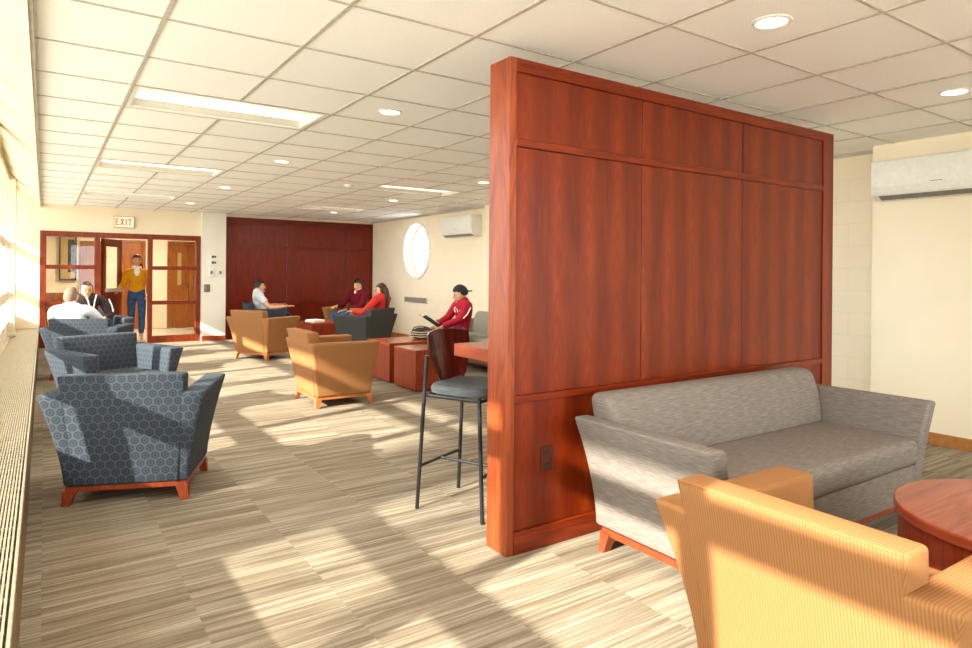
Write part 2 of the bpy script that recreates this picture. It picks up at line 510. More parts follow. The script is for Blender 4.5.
# far wall: opening for the glazed screen between DX0 and DX1
DX0, DX1, DZ = -.06, 2.46, 1.99
PX0 = 2.905
bm = new_bm()
box(bm, XW-.15, DX0, YF, YF+.16, 0, 2.75); box(bm, DX0, DX1, YF, YF+.16, DZ, 2.6)
box(bm, DX1, XR+.3, YF, YF+.16, 0, 2.6)
struct('wall_far', bm, M_WALL)
bm = new_bm(); box(bm, DX1+.01, PX0, YF-.10, YF, 0, CZ); struct('wall_pier', bm, M_WHITE)
bm = new_bm(); box(bm, DX1+.01, PX0, YF-.115, YF-.10, 0, .09); struct('baseboard_far', bm, M_BASE_R)
bm = new_bm(); box(bm, XN-.015, XN, YB, 2.72, 0, .095, bev=.003); box(bm, XR-.015, XR, 2.72, 7.45, 0, .095); box(bm, XR-.015, XR, 8.72, YF, 0, .095)
struct('baseboard_right', bm, M_TRIMB)

# left wall below the sill and the glazing
bm = new_bm(); box(bm, XW-.15, XW+.02, YB, YF, 0, .345); struct('wall_left', bm, M_METALW)
fins = [7.36, 11.72]
mulls = [1.82+1.09*k for k in range(-4, 11) if k not in (5, 9)]
T1a, T1b, T2a, T2b = .89, 1.01, 1.62, 1.73
edges = sorted(fins + mulls) + [YF]
prev = YB
wi = 1
bm = new_bm()
for y in sorted(fins):
    box(bm, XW-.07, -.34, y-.11, y+.11, .345, 2.74, bev=.012)
struct('wall_left_fins', bm, M_FRAMEW)
for a, b in zip(sorted(fins+mulls), sorted(fins+mulls)[1:] + [YF]):
    w = bpy.data.objects.new('window_%d' % wi, None); wi += 1; COL.objects.link(w); w['kind'] = 'structure'; w.location = (XW, a, .34)
    bm = new_bm(); L = b-a
    box(bm, -.03, .03, 0, L, 0, .235); box(bm, -.03, .03, 0, L, 2.27, 2.38)
    if a in mulls: box(bm, -.04, .04, -.055, .055, 0, 2.38)
    box(bm, -.03, .03, 0, L, T1a-.34, T1b-.34); box(bm, -.03, .03, 0, L, T2a-.34, T2b-.34)
    finish('window_frame', bm, M_FRAMEW, w)
    bm = new_bm(); box(bm, -.004, .004, .01, L-.01, .05, 2.3); finish('window_glass', bm, M_GLASS, w)
# roof eave outside shading the upper panes
bm = new_bm(); box(bm, -2.28, XW-.02, YB-3, YF+4, 2.80, 2.98); struct('roof_eave', bm, M_CONC)
bm = new_bm(); box(bm, -2.28, XR+1, YB-.4, 17.4, 3.0, 3.1); struct('roof_slab', bm, M_CONC)

# leafy tree standing outside, its shade falls through the panes
rng = random.Random(3)
tr = thing('tree', 'leafy tree outside the windows, beyond the left edge of the picture', 'tree', (-9.1, .97, -.15))
bm = new_bm(); tube(bm, [(0, 0, 0), (.1, 0, 2.2), (0, .1, 4.2), (.1, 0, 6.4)], [.16, .13, .09, .03], 10); finish('trunk', bm, M_BAGD, tr, True)
bm = new_bm()
for k in range(1500):
    while True:
        v = Vector((rng.uniform(-1, 1), rng.uniform(-1, 1), rng.uniform(-1, 1)))
        if v.length < 1: break
    c = Vector((v.x*1.0, v.y*.42, 5.5+v.z*1.2)) if k > 380 else Vector((v.x*1.2, -.3+v.y*1.3, 5.4+v.z*1.3)); a = Vector((rng.uniform(-1, 1), rng.uniform(-1, 1), rng.uniform(-1, 1))).normalized()
    b_ = a.orthogonal().normalized(); L = .09
    bm.faces.new([bm.verts.new(c+q) for q in (a*L, b_*L*.5, -a*L, -b_*L*.5)])
lf = finish('foliage', bm, plain('leaf_green', (70, 110, 50), .6), tr); lf['kind'] = 'stuff'

# convector cover along the windows
cv = thing('radiator_cover', 'long low beige radiator cover with slatted grille top under the windows', 'radiator cover', (0, 0, 0))
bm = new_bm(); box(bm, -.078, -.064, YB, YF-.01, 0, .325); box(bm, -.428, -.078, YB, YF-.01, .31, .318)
finish('front_panel', bm, M_TRIMB if False else plain('radiator_metal_shaded', (112, 84, 48), .5), cv)  # front panel's shade is put into its colour, browner than the beige cover
bm = new_bm(); box(bm, -.076, -.066, YB, YF-.01, .325, .345, bev=.004); box(bm, -.428, -.395, YB, YF-.01, .325, .345)
finish('edge_strip', bm, M_METALW, cv)
bm = new_bm()
x = -.385
while x < -.088:
    box(bm, x, x+.0065, YB, YF-.01, .328, .343); x += .0118
y = YB+.1
while y < YF-.1:
    box(bm, -.395, -.082, y, y+.010, .322, .336); y += .11
finish('grille', bm, M_METALW, cv)

# ------------------------------------------------------------------ mahogany wall panelling at the far end
pw = thing('wood_wall_panelling', 'dark red wood panelling covering the far wall behind the seated people', 'wall panelling', ((PX0+5.99)/2, YF-.03, 0))
hw = (5.99-PX0)/2
bm = new_bm()
for x0, x1 in ((-hw+.11, -hw+1.2), (-hw+1.21, hw-.62), (hw-.61, hw-.04)):
    for z0, z1 in ((.10, .665), (.73, 1.80), (1.85, 2.28)):
        box(bm, x0, x1, 0, .03, z0, z1, bev=.004, seg=1)
finish('panel', bm, M_MAHOG, pw)
bm = new_bm()
box(bm, -hw, -hw+.11, -.02, .03, 0, 2.385); finish('stile', bm, M_MAHOG, pw)
bm = new_bm(); box(bm, hw-.04, hw, -.02, .03, 0, 2.385); finish('stile', bm, M_MAHOG, pw)
bm = new_bm()
for z0, z1 in ((0, .10), (.665, .73), (1.80, 1.85), (2.28, 2.385)):
    box(bm, -hw+.11, hw-.04, -.015, .03, z0, z1)
finish('rail', bm, M_MAHOG_H, pw)

# ------------------------------------------------------------------ free standing partition
pt = thing('room_divider', 'freestanding cherry wood panelled partition in the middle of the room', 'partition', (1.785, 2.435, 0))
LX, TH, PH = 2.865, .165, 2.335
bm = new_bm(); box(bm, .02, LX-.02, .018, TH-.018, 0.02, PH-.02); finish('core', bm, M_CHERRY, pt)
S0, S1, Q1, Q2 = .042, LX-.13, .905, 1.812
for z0, z1, sp in ((.745, 1.92, 1), (1.957, 2.272, 1), (.105, .712, 0)):
    cells = ((S0, Q1-.003), (Q1+.003, Q2-.003), (Q2+.003, S1)) if sp else ((S0, S1),)
    for x0, x1 in cells:
        bm = new_bm(); box(bm, x0, x1, .010, .03, z0, z1, bev=.003, seg=1); finish('panel', bm, M_CHERRY, pt)
        bm = new_bm(); box(bm, x0, x1, TH-.03, TH-.010, z0, z1, bev=.003, seg=1); finish('rear_panel', bm, M_CHERRY, pt)
bm = new_bm()
for z0, z1 in ((0, .105), (.712, .745), (1.92, 1.957), (2.272, PH)):
    box(bm, S0, S1, -.004 if z0 == 0 else 0, .03, z0, z1, bev=.002, seg=1); box(bm, S0, S1, TH-.03, TH, z0, z1, bev=.002, seg=1)
finish('rail', bm, M_CHERRY_H, pt)
bm = new_bm(); box(bm, 0, S0, 0, TH, 0, PH, bev=.003); finish('end_post', bm, M_CHERRY_POST, pt)
bm = new_bm(); box(bm, S1, LX, 0, TH, 0, PH, bev=.002)
finish('stile', bm, M_CHERRY, pt)
# outlet
ot = thing('wall_outlet', 'small dark brown duplex power outlet on the partition beside the grey sofa', 'outlet', (2.030, 2.445, .425))
bm = new_bm(); box(bm, -.036, .036, -.006, 0, -.06, .06, bev=.002); finish('cover_plate', bm, M_BROWNP, ot)
for s in (-1, 1):
    bm = new_bm(); box(bm, -.017, .017, -.010, -.004, s*.027-.014, s*.027+.014, bev=.003)
    for dx in (-.006, .006): box(bm, dx-.0012, dx+.0012, -.0104, -.009, s*.027-.003, s*.027+.007, 1)
    finish('socket', bm, [M_BROWNP, M_EYE], ot)
# counter behind the partition
ct = thing('bar_counter', 'narrow wooden bar counter fixed to the back of the partition', 'counter', (1.80, 2.60, 0))
bm = new_bm(); box(bm, 0, 2.6, .001, .34, .885, .95, bev=.004); finish('counter_top', bm, M_TABLE_H, ct)
bm = new_bm(); box(bm, 1.2, 1.25, .001, .25, 0, .885); finish('support_panel', bm, M_CHERRY, ct)

# ------------------------------------------------------------------ glazed screen and door in the far wall
sc_ = bpy.data.objects.new('trim_glazed_screen', None); COL.objects.link(sc_); sc_['kind'] = 'structure'; sc_.location = (0, YF, 0)
posts = [(-.06, .03), (.735, .815), (1.575, 1.645), (2.385, 2.46)]
bm = new_bm()
for a, b in posts: box(bm, a, b, -.03, .13, 0, DZ, bev=.004)
finish('post', bm, M_DOOR, sc_)
bm = new_bm()
box(bm, .03, 2.385, -.028, .12, 1.90, DZ-.001)
for a, b in ((.03, .735), (1.645, 2.385)):
    for z0, z1 in ((0.0, .12), (.70, .77), (1.34, 1.41)):
        box(bm, a, b, -.02, .11, z0, z1)
finish('rail', bm, M_DOOR, sc_)
bm = new_bm()
for a, b in ((.03, .735), (1.645, 2.385)): box(bm, a, b, .04, .046, .1, 1.92)
finish('glass_pane', bm, M_GLASS, sc_)
# open door leaf hinged at the second post, swung into the hall
dr = bpy.data.objects.new('door_1', None); COL.objects.link(dr); dr['kind'] = 'structure'; dr.location = (.835, YF+.13, 0); dr.rotation_euler = (0, 0, R(62))
bm = new_bm()
W = .74
box(bm, 0, .11, -.045, 0, .01, 1.895); box(bm, W-.11, W, -.045, 0, .01, 1.895)
for z0, z1 in ((.01, .18), (.62, .98), (1.76, 1.895)): box(bm, .11, W-.11, -.045, 0, z0, z1)
box(bm, .11, W-.11, -.035, -.01, .18, .62)
finish('door_leaf', bm, M_DOOR, dr)
bm = new_bm(); box(bm, .11, W-.11, -.025, -.020, .98, 1.76); finish('door_glass', bm, M_GLASS, dr)
bm = new_bm(); box(bm, .05, W-.05, -.10, -.075, .93, 1.0, bev=.008); box(bm, .07, .13, -.08, -.045, .93, 1.0); box(bm, W-.13, W-.07, -.08, -.045, .93, 1.0)
finish('push_bar', bm, M_STEELL, dr)

# hall behind
bm = new_bm(); box(bm, -.6, 6.2, 16.6, 16.8, 0, 2.6); struct('wall_hall', bm, M_WALL)
bm = new_bm(); box(bm, -.65, -.5, YF+.16, 16.8, 0, 2.6); struct('wall_hall_left', bm, M_WALL)
bm = new_bm(); box(bm, 6.0, 6.2, YF+.16, 16.8, 0, 2.6); struct('wall_hall_right', bm, M_WALL)
bm = new_bm(); box(bm, -.6, 6.2, YF+.16, 16.8, 2.42, 2.5); struct('ceiling_hall', bm, M_WHITE)
def hall_door(nm, x0, x1, z1, leaves, windows=True):
    d = bpy.data.objects.new(nm, None); COL.objects.link(d); d['kind'] = 'structure'; d.location = (x0, 16.6, 0)
    W = x1-x0
    bm = new_bm(); box(bm, -.06, 0, -.05, 0, 0, z1+.06); box(bm, W, W+.06, -.05, 0, 0, z1+.06); box(bm, 0, W, -.05, 0, z1, z1+.06)
    finish('door_frame', bm, M_OAK, d)
    for k in range(leaves):
        a, b = W*k/leaves+.004, W*(k+1)/leaves-.004
        bm = new_bm(); box(bm, a, b, -.03, 0, .005, z1-.004)
        if windows: box(bm, a+.15, b-.15, -.034, -.029, 1.0, 1.75, 1)
        finish('door_leaf', bm, [M_OAK, M_BOARD], d)
        bm = new_bm(); s = (b-.08) if k == 0 else (a+.08)
        tube(bm, [(s, -.03, .95), (s, -.075, .95), (s, -.075, 1.12), (s, -.03, 1.12)], .009); finish('door_handle', bm, M_STEEL, d)
hall_door('door_2', 1.46, 1.85, 1.95, 1, False)
hall_door('door_3', 2.42, 3.2, 1.95, 2)
hall_door('door_4', .70, .98, 1.90, 1, False)
nb = thing('notice_board', 'dark framed notice board on the hall wall behind the left glass panes', 'notice board', (.42, 16.58, 1.58))
bm = new_bm(); box(bm, -.13, .13, -.03, .0, -.45, .45); finish('board', bm, M_BOARD, nb)
bm = new_bm()
for a in ((-.16, -.13, -.48, .48), (.13, .16, -.48, .48), (-.13, .13, .45, .48), (-.13, .13, -.48, -.45)): box(bm, a[0], a[1], -.05, .0, a[2], a[3])
finish('frame', bm, M_DKFRAME, nb)
bm = new_bm(); box(bm, 0.0, .12, -.034, -.028, -.30, .40); finish('poster', bm, M_DKFRAME, nb)
hb = thing('hall_bench', 'small orange brown wooden bench seen low through the left glass panes', 'bench', (.25, 15.6, 0))
bm = new_bm(); box(bm, -.22, .30, -.2, .2, .40, .46, bev=.01); finish('seat', bm, M_OAK, hb)
bm = new_bm(); box(bm, -.22, .30, .17, .2, .46, .86, bev=.01); finish('backrest', bm, M_OAK, hb)
for x in (-.19, .27):
    for y in (-.17, .17):
        bm = new_bm(); box(bm, x-.02, x+.02, y-.02, y+.02, 0, .4); finish('leg', bm, M_OAK, hb)
bm = new_bm(); lathe(bm, [(.17, -.02), (.18, 0)], 32); hl = thing('hall_fill_light', 'round ceiling light added out of view to light the hall beyond the glazed screen', 'ceiling light', (1.6, 15.0, 2.41))  # added lamp, out of view, brightens the hall
finish('diffuser', bm, emit('hall_fill_lamp', (255, 226, 170), 8), hl)

# ------------------------------------------------------------------ things on the far wall
ex = thing('exit_sign', 'illuminated EXIT sign above the glazed doors', 'exit sign', (1.18, YF-.002, 2.19))
bm = new_bm(); box(bm, -.165, .165, -.05, 0, -.105, .105, bev=.008); finish('housing', bm, plain('exit_housing', (196, 178, 146), .5), ex)
bm = new_bm(); box(bm, -.148, .148, -.054, -.049, -.088, .088); finish('face', bm, M_EXITF, ex)
bm = new_bm()
def bar(bm, x0, z0, x1, z1, w, y0, y1, mi=0):
    d = Vector((x1-x0, z1-z0)); d.normalize(); n = Vector((-d.y, d.x))*w/2
    pts = [(x0+n.x, z0+n.y), (x1+n.x, z1+n.y), (x1-n.x, z1-n.y), (x0-n.x, z0-n.y)]
    fs = loft(bm, [[(a, y, b) for a, b in pts] for y in (y0, y1)], mi)
    return fs
h = .06; w = .018; Y0, Y1 = -.058, -.053
def lett(ch, cx):
    L = []
    if ch == 'E': L = [(-.022, -h, -.022, h), (-.022, h-w/2, .026, h-w/2), (-.022, 0, .018, 0), (-.022, -h+w/2, .026, -h+w/2)]
    if ch == 'X': L = [(-.024, -h, .024, h), (-.024, h, .024, -h)]
    if ch == 'I': L = [(0, -h, 0, h)]
    if ch == 'T': L = [(0, -h, 0, h), (-.028, h-w/2, .028, h-w/2)]
    for i, (a, b, c, d) in enumerate(L): bar(bm, cx+a, b, cx+c, d, w, Y0-.0002*i, Y1)
for c, x in zip('EXIT', (-.105, -.03, .03, .09)): lett(c, x)
bmesh.ops.recalc_face_normals(bm, faces=bm.faces)
finish('letters', bm, M_EXITR, ex)
for z, nm, lb in ((1.60, 'wall_switch', 'upper dark faced thermostat on the white pier beside the glazed doors'), (1.49, 'wall_switch', 'lower dark faced switch under the thermostat on the white pier')):
    o = thing(nm, lb, 'wall control', (2.69, YF-.10, z), group='small controls on the white pier')
    bm = new_bm(); box(bm, -.06, .06, -.02, 0, -.038, .038, bev=.004); finish('cover_plate', bm, M_PLASTIC, o)
    bm = new_bm(); box(bm, -.045, -.005, -.024, -.018, -.02, .02); box(bm, .003, .03, -.024, -.018, -.02, .02); finish('display', bm, M_BLACK, o)
for x, lb in ((2.64, 'left one of two small white alarm boxes on the pier'), (2.80, 'right one of two small white alarm boxes on the pier')):
    o = thing('alarm_box', lb, 'alarm box', (x, YF-.10, 1.30), group='small white boxes on the white pier')
    bm = new_bm(); box(bm, -.05, .05, -.035, 0, -.09, .09, bev=.012); finish('body', bm, M_PLASTIC, o, True)
    bm = new_bm(); box(bm, -.02, .02, -.042, -.034, -.03, .03, bev=.004); finish('button', bm, M_GREYP, o)
o = thing('door_release_button', 'round steel door button low on the white pier', 'door button', (2.565, YF-.10, 1.0))
bm = new_bm(); box(bm, -.055, .055, -.012, 0, -.075, .075, bev=.01); finish('plate', bm, M_STEEL, o)
bm = new_bm(); fs = lathe(bm, [(.045, 0), (.045, .02), (.03, .03)], 24)
bmesh.ops.rotate(bm, verts=bm.verts, cent=(0,0,0), matrix=Matrix.Rotation(R(90), 3, 'X')); finish('button', bm, M_STEEL, o)

# ------------------------------------------------------------------ ceiling lights
def troffer(i, j, label):
    x0, y0 = GX0+i*P, GY0+j*P
    t = thing('recessed_light', label, 'ceiling light', (x0+P, y0+P/2, CZ), group='recessed rectangular ceiling lights')
    hx, hy = P-.012, P/2-.008
    bm = new_bm()
    for a in ((-hx, hx, -hy, -hy+.03), (-hx, hx, hy-.03, hy), (-hx, -hx+.03, -hy+.03, hy-.03), (hx-.03, hx, -hy+.03, hy-.03)):
        box(bm, a[0], a[1], a[2], a[3], -.004, .01)
    finish('frame', bm, M_PLASTIC, t)
    bm = new_bm()     # two curved reflector troughs
    secs = []
    for k in range(13):
        y = -hy+.03 + (2*hy-.06)*k/12
        z = .02 + .075*abs(math.sin(PI*k/6))
        secs.append(y); 
    rows = [[bm.verts.new((x, y, .012 + .085*abs(math.sin(PI*k/12))**.6)) for x in (-hx+.03, hx-.03)] for k, y in enumerate(secs)]
    for a, b in zip(rows, rows[1:]): bm.faces.new((a[0], b[0], b[1], a[1]))
    for s in (0, 1): bm.faces.new([r[s] for r in rows])
    finish('reflector', bm, M_PLASTIC, t, True)
    bm = new_bm(); box(bm, -hx+.05, hx-.05, .02, .17, .035, .045); finish('diffuser', bm, M_TROF, t)
    return t
tl = ['large recessed rectangular light nearest on the left of the ceiling', 'second recessed rectangular light along the left of the ceiling',
      'farthest left recessed rectangular light near the exit sign', 'recessed rectangular light right of centre in the far ceiling',
      'recessed rectangular light near the dark red panelling']
for (i, j), lb in zip(troffers, tl): troffer(i, j, lb)
for i, j in troffers[5:]: troffer(i, j, 'recessed rectangular ceiling light %s' % ('overhead, just above the top left of the picture' if j == -4 else 'behind the camera, near the added back windows'))
dl0 = None
dls = [(1.973, 4.09, 'round downlight in the ceiling left of the top of the partition'), (1.973, 6.56, 'second round downlight in the left row, beyond the nearest one'),
       (1.973, 9.03, 'third round downlight in the left row of the ceiling'), (1.973, 11.50, 'farthest round downlight in the left row near the pier'),
       (4.42, 6.56, 'round downlight just left of the partition edge in the far ceiling'), (4.42, 9.03, 'round downlight above the seated woman with long hair'),
       (4.42, 11.50, 'farthest round downlight near the dark red panelling'), (2.625, 1.65, 'large round downlight directly above the sofa and partition'),
       (4.50, 1.64, 'round downlight at the right edge of the ceiling near the air conditioner')]
for x, y, lb in dls:
    if dl0 is None:
        dl0 = thing('downlight', lb, 'downlight', (x, y, CZ), group='round recessed downlights')
        bm = new_bm(); secs = []
        n = 32
        for r_, z_ in ((.062, -.002), (.068, -.008), (.082, -.005), (.084, .0)):
            secs.append([(r_*math.cos(2*PI*k/n), r_*math.sin(2*PI*k/n), z_) for k in range(n)])
        loft(bm, secs, caps=False); finish('trim_ring', bm, M_PLASTIC, dl0, True)
        bm = new_bm(); bm.faces.new([bm.verts.new((.064*math.cos(2*PI*k/n), -.064*math.sin(2*PI*k/n), -.003)) for k in range(n)]); finish('lamp', bm, M_LAMP, dl0)
    else:
        copy_tree(dl0, (x, y, CZ), 0, lb)
o = thing('smoke_detector', 'small white smoke detector on the far ceiling', 'smoke detector', (3.18, 7.75, CZ-.005))
bm = new_bm(); lathe(bm, [(.045, -.04), (.06, -.03), (.065, 0)], 24); finish('body', bm, M_PLASTIC, o, True)

# ------------------------------------------------------------------ mini split air conditioners
def minisplit(y0, y1, z0, z1, xw, label):
    t = thing('air_conditioner', label, 'air conditioner', (xw, (y0+y1)/2, z0), group='wall mounted air conditioners')
    L = (y1-y0)/2; H = z1-z0; D = .21
    prof = [(0, 0), (-D*.55, 0), (-D*.88, H*.10), (-D, H*.26), (-D, H*.97), (-D+.01, H), (0, H)]
    bm = new_bm(); loft(bm, [[(a, y, b) for a, b in prof] for y in (-L, L)]); bevel_sharp(bm, .008, 2, 30); finish('housing', bm, M_PLASTIC, t, True)
    bm = new_bm(); box(bm, -D-.006, -D+.004, -L+.01, L-.01, H*.29, H*.97, bev=.004); finish('front_panel', bm, M_PLASTIC, t, True)
    bm = new_bm(); loft(bm, [[(-D*.60, y, -.004), (-D*.86, y, H*.085), (-D*.83, y, H*.10), (-D*.55, y, .005)] for y in (-L+.05, L-.05)]); bmesh.ops.recalc_face_normals(bm, faces=bm.faces); finish('louvre', bm, M_GREYP, t)
    bm = new_bm(); box(bm, -D-.008, -D-.005, -.06, .02, H*.34, H*.355); finish('badge', bm, M_GREYP, t)
minisplit(1.72, 2.64, 1.955, 2.268, XN, 'white wall mounted air conditioner at the right edge above the sofa')
minisplit(8.95, 9.95, 1.955, 2.30, XR, 'white wall mounted air conditioner on the far right wall beside the round window')
o = thing('wall_vent', 'small rectangular louvred vent low on the far right wall', 'vent', (XR, 11.22, .80))
bm = new_bm(); box(bm, -.02, 0, -.46, .46, -.055, .055, bev=.003); finish('frame', bm, M_METALW, o)
bm = new_bm()
for k in range(30): box(bm, -.026, -.018, -.44+k*.0303, -.44+k*.0303+.012, -.045, .045)
finish('louvre', bm, M_GREYP, o)

# ------------------------------------------------------------------ armchairs
def arm_bm(s, w0=.325, fl=.108, z0=.105, z1=.637, yr0=-.262, yr1=-.352, yf0=.305, yf1=.35, th=.125, in0=.262, in1=.295):
    bm = new_bm(); secs = []
    for k in range(9):
        t = k/8; z = z0+(z1-z0)*t
        xo = w0+fl*t**1.45; xi = in0+(in1-in0)*t**1.3
        yr = yr0+(yr1-yr0)*t**1.3; yf = yf0+(yf1-yf0)*t
        q = [(xi, yr, z), (xo, yr, z), (xo, yf, z), (xi, yf, z)]
        secs.append([(s*a, b, c) for a, b, c in q])
    loft(bm, secs); bevel_sharp(bm, .020, 4, 40)
    return bm
def back_section(t, hw0, hw1, z0, z1, yr0, yr1, yf0, yf1):
    z = z0+(z1-z0)*t
    w = hw0+(hw1-hw0)*t; yr = yr0+(yr1-yr0)*t**1.3; yf = yf0+(yf1-yf0)*t
    return z, w, yr, yf
def chair_back_bm(hw0, hw1, z0=.105, z1=.74, yr0=-.272, yr1=-.368, yf0=-.10, yf1=-.25, bulge=.02):
    bm = new_bm(); secs = []
    for k in range(11):
        t = k/10
        z, w, yr, yf = back_section(t, hw0, hw1, z0, z1, yr0, yr1, yf0, yf1)
        b = bulge*math.sin(PI*min(1, max(0, (t-.35)/.65)))
        pts = [(-w, yr, z), (w, yr, z)]
        for u in (1, .6, .2, -.2, -.6, -1): pts.append((w*u, yf + b*(1-u*u), z))
        secs.append(pts)
    loft(bm, secs); bevel_sharp(bm, .016, 3, 50)
    return bm
def leg_bm(x, y, sx, sy, h=.088):
    bm = new_bm()
    o_ = .028
    secs = []
    for z, a, f in ((h, .068, 0.0), (h*.5, .054, .002), (0, .042, .005)):
        x0, x1 = x + sx*f, x + sx*f - sx*a
        y0, y1 = y + sy*f, y + sy*f - sy*(a*.85)
        secs.append([(x0, y0, z), (x1, y0, z), (x1, y1, z), (x0, y1, z)])
    loft(bm, secs); bmesh.ops.recalc_face_normals(bm, faces=bm.faces)
    return bm
def make_armchair(label, cloth, leg, loc, rotz, group):
    t = thing('armchair', label, 'armchair', loc, rotz, group)
    for s in (-1, 1): finish('armrest', arm_bm(s), cloth, t, True)
    bk = finish('backrest', chair_back_bm(.272, .325), cloth, t, True)
    # piping round the rear edge of the back
    pts = []
    for k in range(0, 11):
        z, w, yr, yf = back_section(k/10, .272, .325, .105, .74, -.272, -.368, -.1, -.25); pts.append((-w+.009, yr+.0035, min(z, .7365)))
    pr = [(-a, b, c) for a, b, c in reversed(pts)]
    bm = new_bm(); tube(bm, pts + pr, .0035, 6); finish('piping', bm, cloth, bk, True)
    bm = new_bm(); box(bm, -.275, .275, -.20, .315, .105, .30, bev=.012); finish('seat_base', bm, cloth, t, True)
    bm = new_bm(); box(bm, -.272, .272, -.17, .345, .30, .435, bev=.035, seg=4); finish('seat_cushion', bm, cloth, t, True)
    bm = new_bm(); box(bm, -.315, .315, -.262, .30, .078, .105); finish('base_rail', bm, leg, t)
    for x in (-.325, .325):
        for y in (-.268, .31):
            finish('leg', leg_bm(x, y, 1 if x > 0 else -1, 1 if y > 0 else -1), leg, t)
    return t
GB = 'blue patterned armchairs along the windows'; GT = 'tan striped armchairs'
ch_b = make_armchair('blue ring patterned armchair nearest the camera, its back turned, by the windows', M_BLUE, M_LEG_R, (.493, 4.444, 0), R(-21.6), GB)
copy_tree(ch_b, (.525, 6.55, 0), R(-158), 'blue patterned armchair directly behind the nearest one, facing the camera, empty')
copy_tree(ch_b, (.47, 9.45, 0), R(-21), 'blue patterned armchair in which the man in the white shirt sits')
copy_tree(ch_b, (.62, 11.05, 0), R(-172), 'blue patterned armchair of the man in the dark hooded top')
ch_t = make_armchair('large tan striped armchair in the right foreground seen from behind', M_TAN, M_LEG_T, (2.0, 1.0, 0), R(-91), GT)
ch_t.scale = (1.02, 1.02, .93)
copy_tree(ch_t, (2.451, 6.415, 0), R(-90.4), 'empty tan armchair in mid room beside the wooden cube tables', scale=(1, 1, 1))
copy_tree(ch_t, (2.807, 10.21, 0), R(-59), 'tan armchair in front of the man in the pale grey shirt', scale=(1, 1, 1))
copy_tree(ch_t, (5.02, 12.15, 0), R(115), 'tan armchair under the man in the maroon sweater', scale=(1, 1, 1))
make_armchair('charcoal armchair with its back turned, holding the woman with long hair', M_CHAR, M_LEG_R, (4.396, 9.985, 0), R(28), 'dark armchairs at the far end')
make_armchair('dark navy armchair of the man in the pale grey shirt by the panelling', M_NAVY, M_LEG_R, (3.45, 12.5, 0), R(-96), 'dark armchairs at the far end')

# ------------------------------------------------------------------ sofas
def make_sofa(label, cloth, loc, rotz, W, group, ncush=1):
    t = thing('sofa', label, 'sofa', loc, rotz, group)
    d = W/2-.413      # extra half length compared with the armchair
    for s in (-1, 1):
        bm = new_bm(); secs = []
        for k in range(9):
            q = k/8; z = .11+.525*q
            xo = .315+d+.098*q**1.9; xi = .215+d+.10*q**1.6
            yr = -.36-.06*q**1.3; yf = .33+.045*q
            secs.append([(s*a, b, c) for a, b, c in ((xi, yr, z), (xo, yr, z), (xo, yf, z), (xi, yf, z))])
        loft(bm, secs); bevel_sharp(bm, .018, 3, 40); finish('armrest', bm, cloth, t, True)
    hw = .25+d
    bm = new_bm(); secs = []
    for k in range(11):
        q = k/10; z = .11+.635*q
        yr = -.355-.065*q; yf = -.12-.16*q + .03*math.sin(PI*min(1, max(0, (q-.4)/.6)))
        w = hw + .075*q
        secs.append([(-w, yr, z), (w, yr, z), (w, yf, z), (-w, yf, z)])
    loft(bm, secs); bevel_sharp(bm, .05, 5, 50); finish('backrest', bm, cloth, t, True)
    bm = new_bm(); box(bm, -hw-.02, hw+.02, -.30, .335, .11, .30, bev=.014); finish('seat_base', bm, cloth, t, True)
    for k in range(ncush):
        a = -hw+.01+2*(hw-.01)*k/ncush; b = -hw+.01+2*(hw-.01)*(k+1)/ncush
        bm = new_bm(); box(bm, a+.001, b-.001, -.20, .365, .302, .445, bev=.045, seg=5); finish('seat_cushion', bm, cloth, t, True)
    bm = new_bm(); box(bm, -W/2+.10, W/2-.10, -.315, .32, .08, .11); finish('base_rail', bm, M_LEG_R, t)
    for x in (-.325-d, .325+d):
        for y in (-.315, .335):
            finish('leg', leg_bm(x, y, 1 if x > 0 else -1, 1 if y > 0 else -1, .092), M_LEG_R, t)
    return t
make_sofa('grey brown three seat sofa standing against the front of the cherry partition', M_SOFA, (3.115, 1.94, 0), R(180), 1.99, 'sofas')
make_sofa('grey sofa against the right wall on which the man in the cap sits', M_SOFA2, (5.20, 7.45, 0), R(90), 1.95, 'sofas')

# ------------------------------------------------------------------ tables
def cube_table(name, label, x0, x1, y0, y1, h, group):
    t = thing(name, label, 'side table', ((x0+x1)/2, (y0+y1)/2, 0), 0, group)
    a, b = (x1-x0)/2, (y1-y0)/2
    bm = new_bm(); box(bm, -a, a, -b, b, h-.035, h, bev=.003); finish('table_top', bm, M_TABLE_H, t)
    bm = new_bm(); box(bm, -a+.004, a-.004, -b+.004, -b+.03, .02, h-.035); finish('front_panel', bm, M_TABLE, t)
    bm = new_bm(); box(bm, -a+.004, a-.004, b-.03, b-.004, .02, h-.035); finish('rear_panel', bm, M_TABLE, t)
    for u, v in ((-a+.004, -a+.03), (a-.03, a-.004)):
        bm = new_bm(); box(bm, u, v, -b+.03, b-.03, .02, h-.035); finish('side_panel', bm, M_TABLE, t)
    bm = new_bm(); box(bm, -a+.03, a-.03, -b+.03, b-.03, 0, .03); finish('plinth', bm, M_BROWNP, t)
    return t
GTB = 'cherry wood cube tables'
cube_table('side_table', 'wooden cube table nearest behind the bar stool', 3.40, 4.02, 6.36, 6.90, .466, GTB)
cube_table('side_table', 'wooden cube table holding the bag and the cup', 3.42, 4.21, 7.06, 7.70, .478, GTB)
cube_table('coffee_table', 'dark wooden cube coffee table with white papers on it near the panelling', 3.75, 4.5, 10.75, 11.5, .455, GTB)
rt = thing('coffee_table', 'round drum shaped cherry coffee table at the right edge', 'coffee table', (2.966, .80, 0))
bm = new_bm(); lathe(bm, [(.44, .42), (.45, .425), (.45, .455), (.445, .46)], 64); finish('table_top', bm, M_TABLE_H, rt, True)
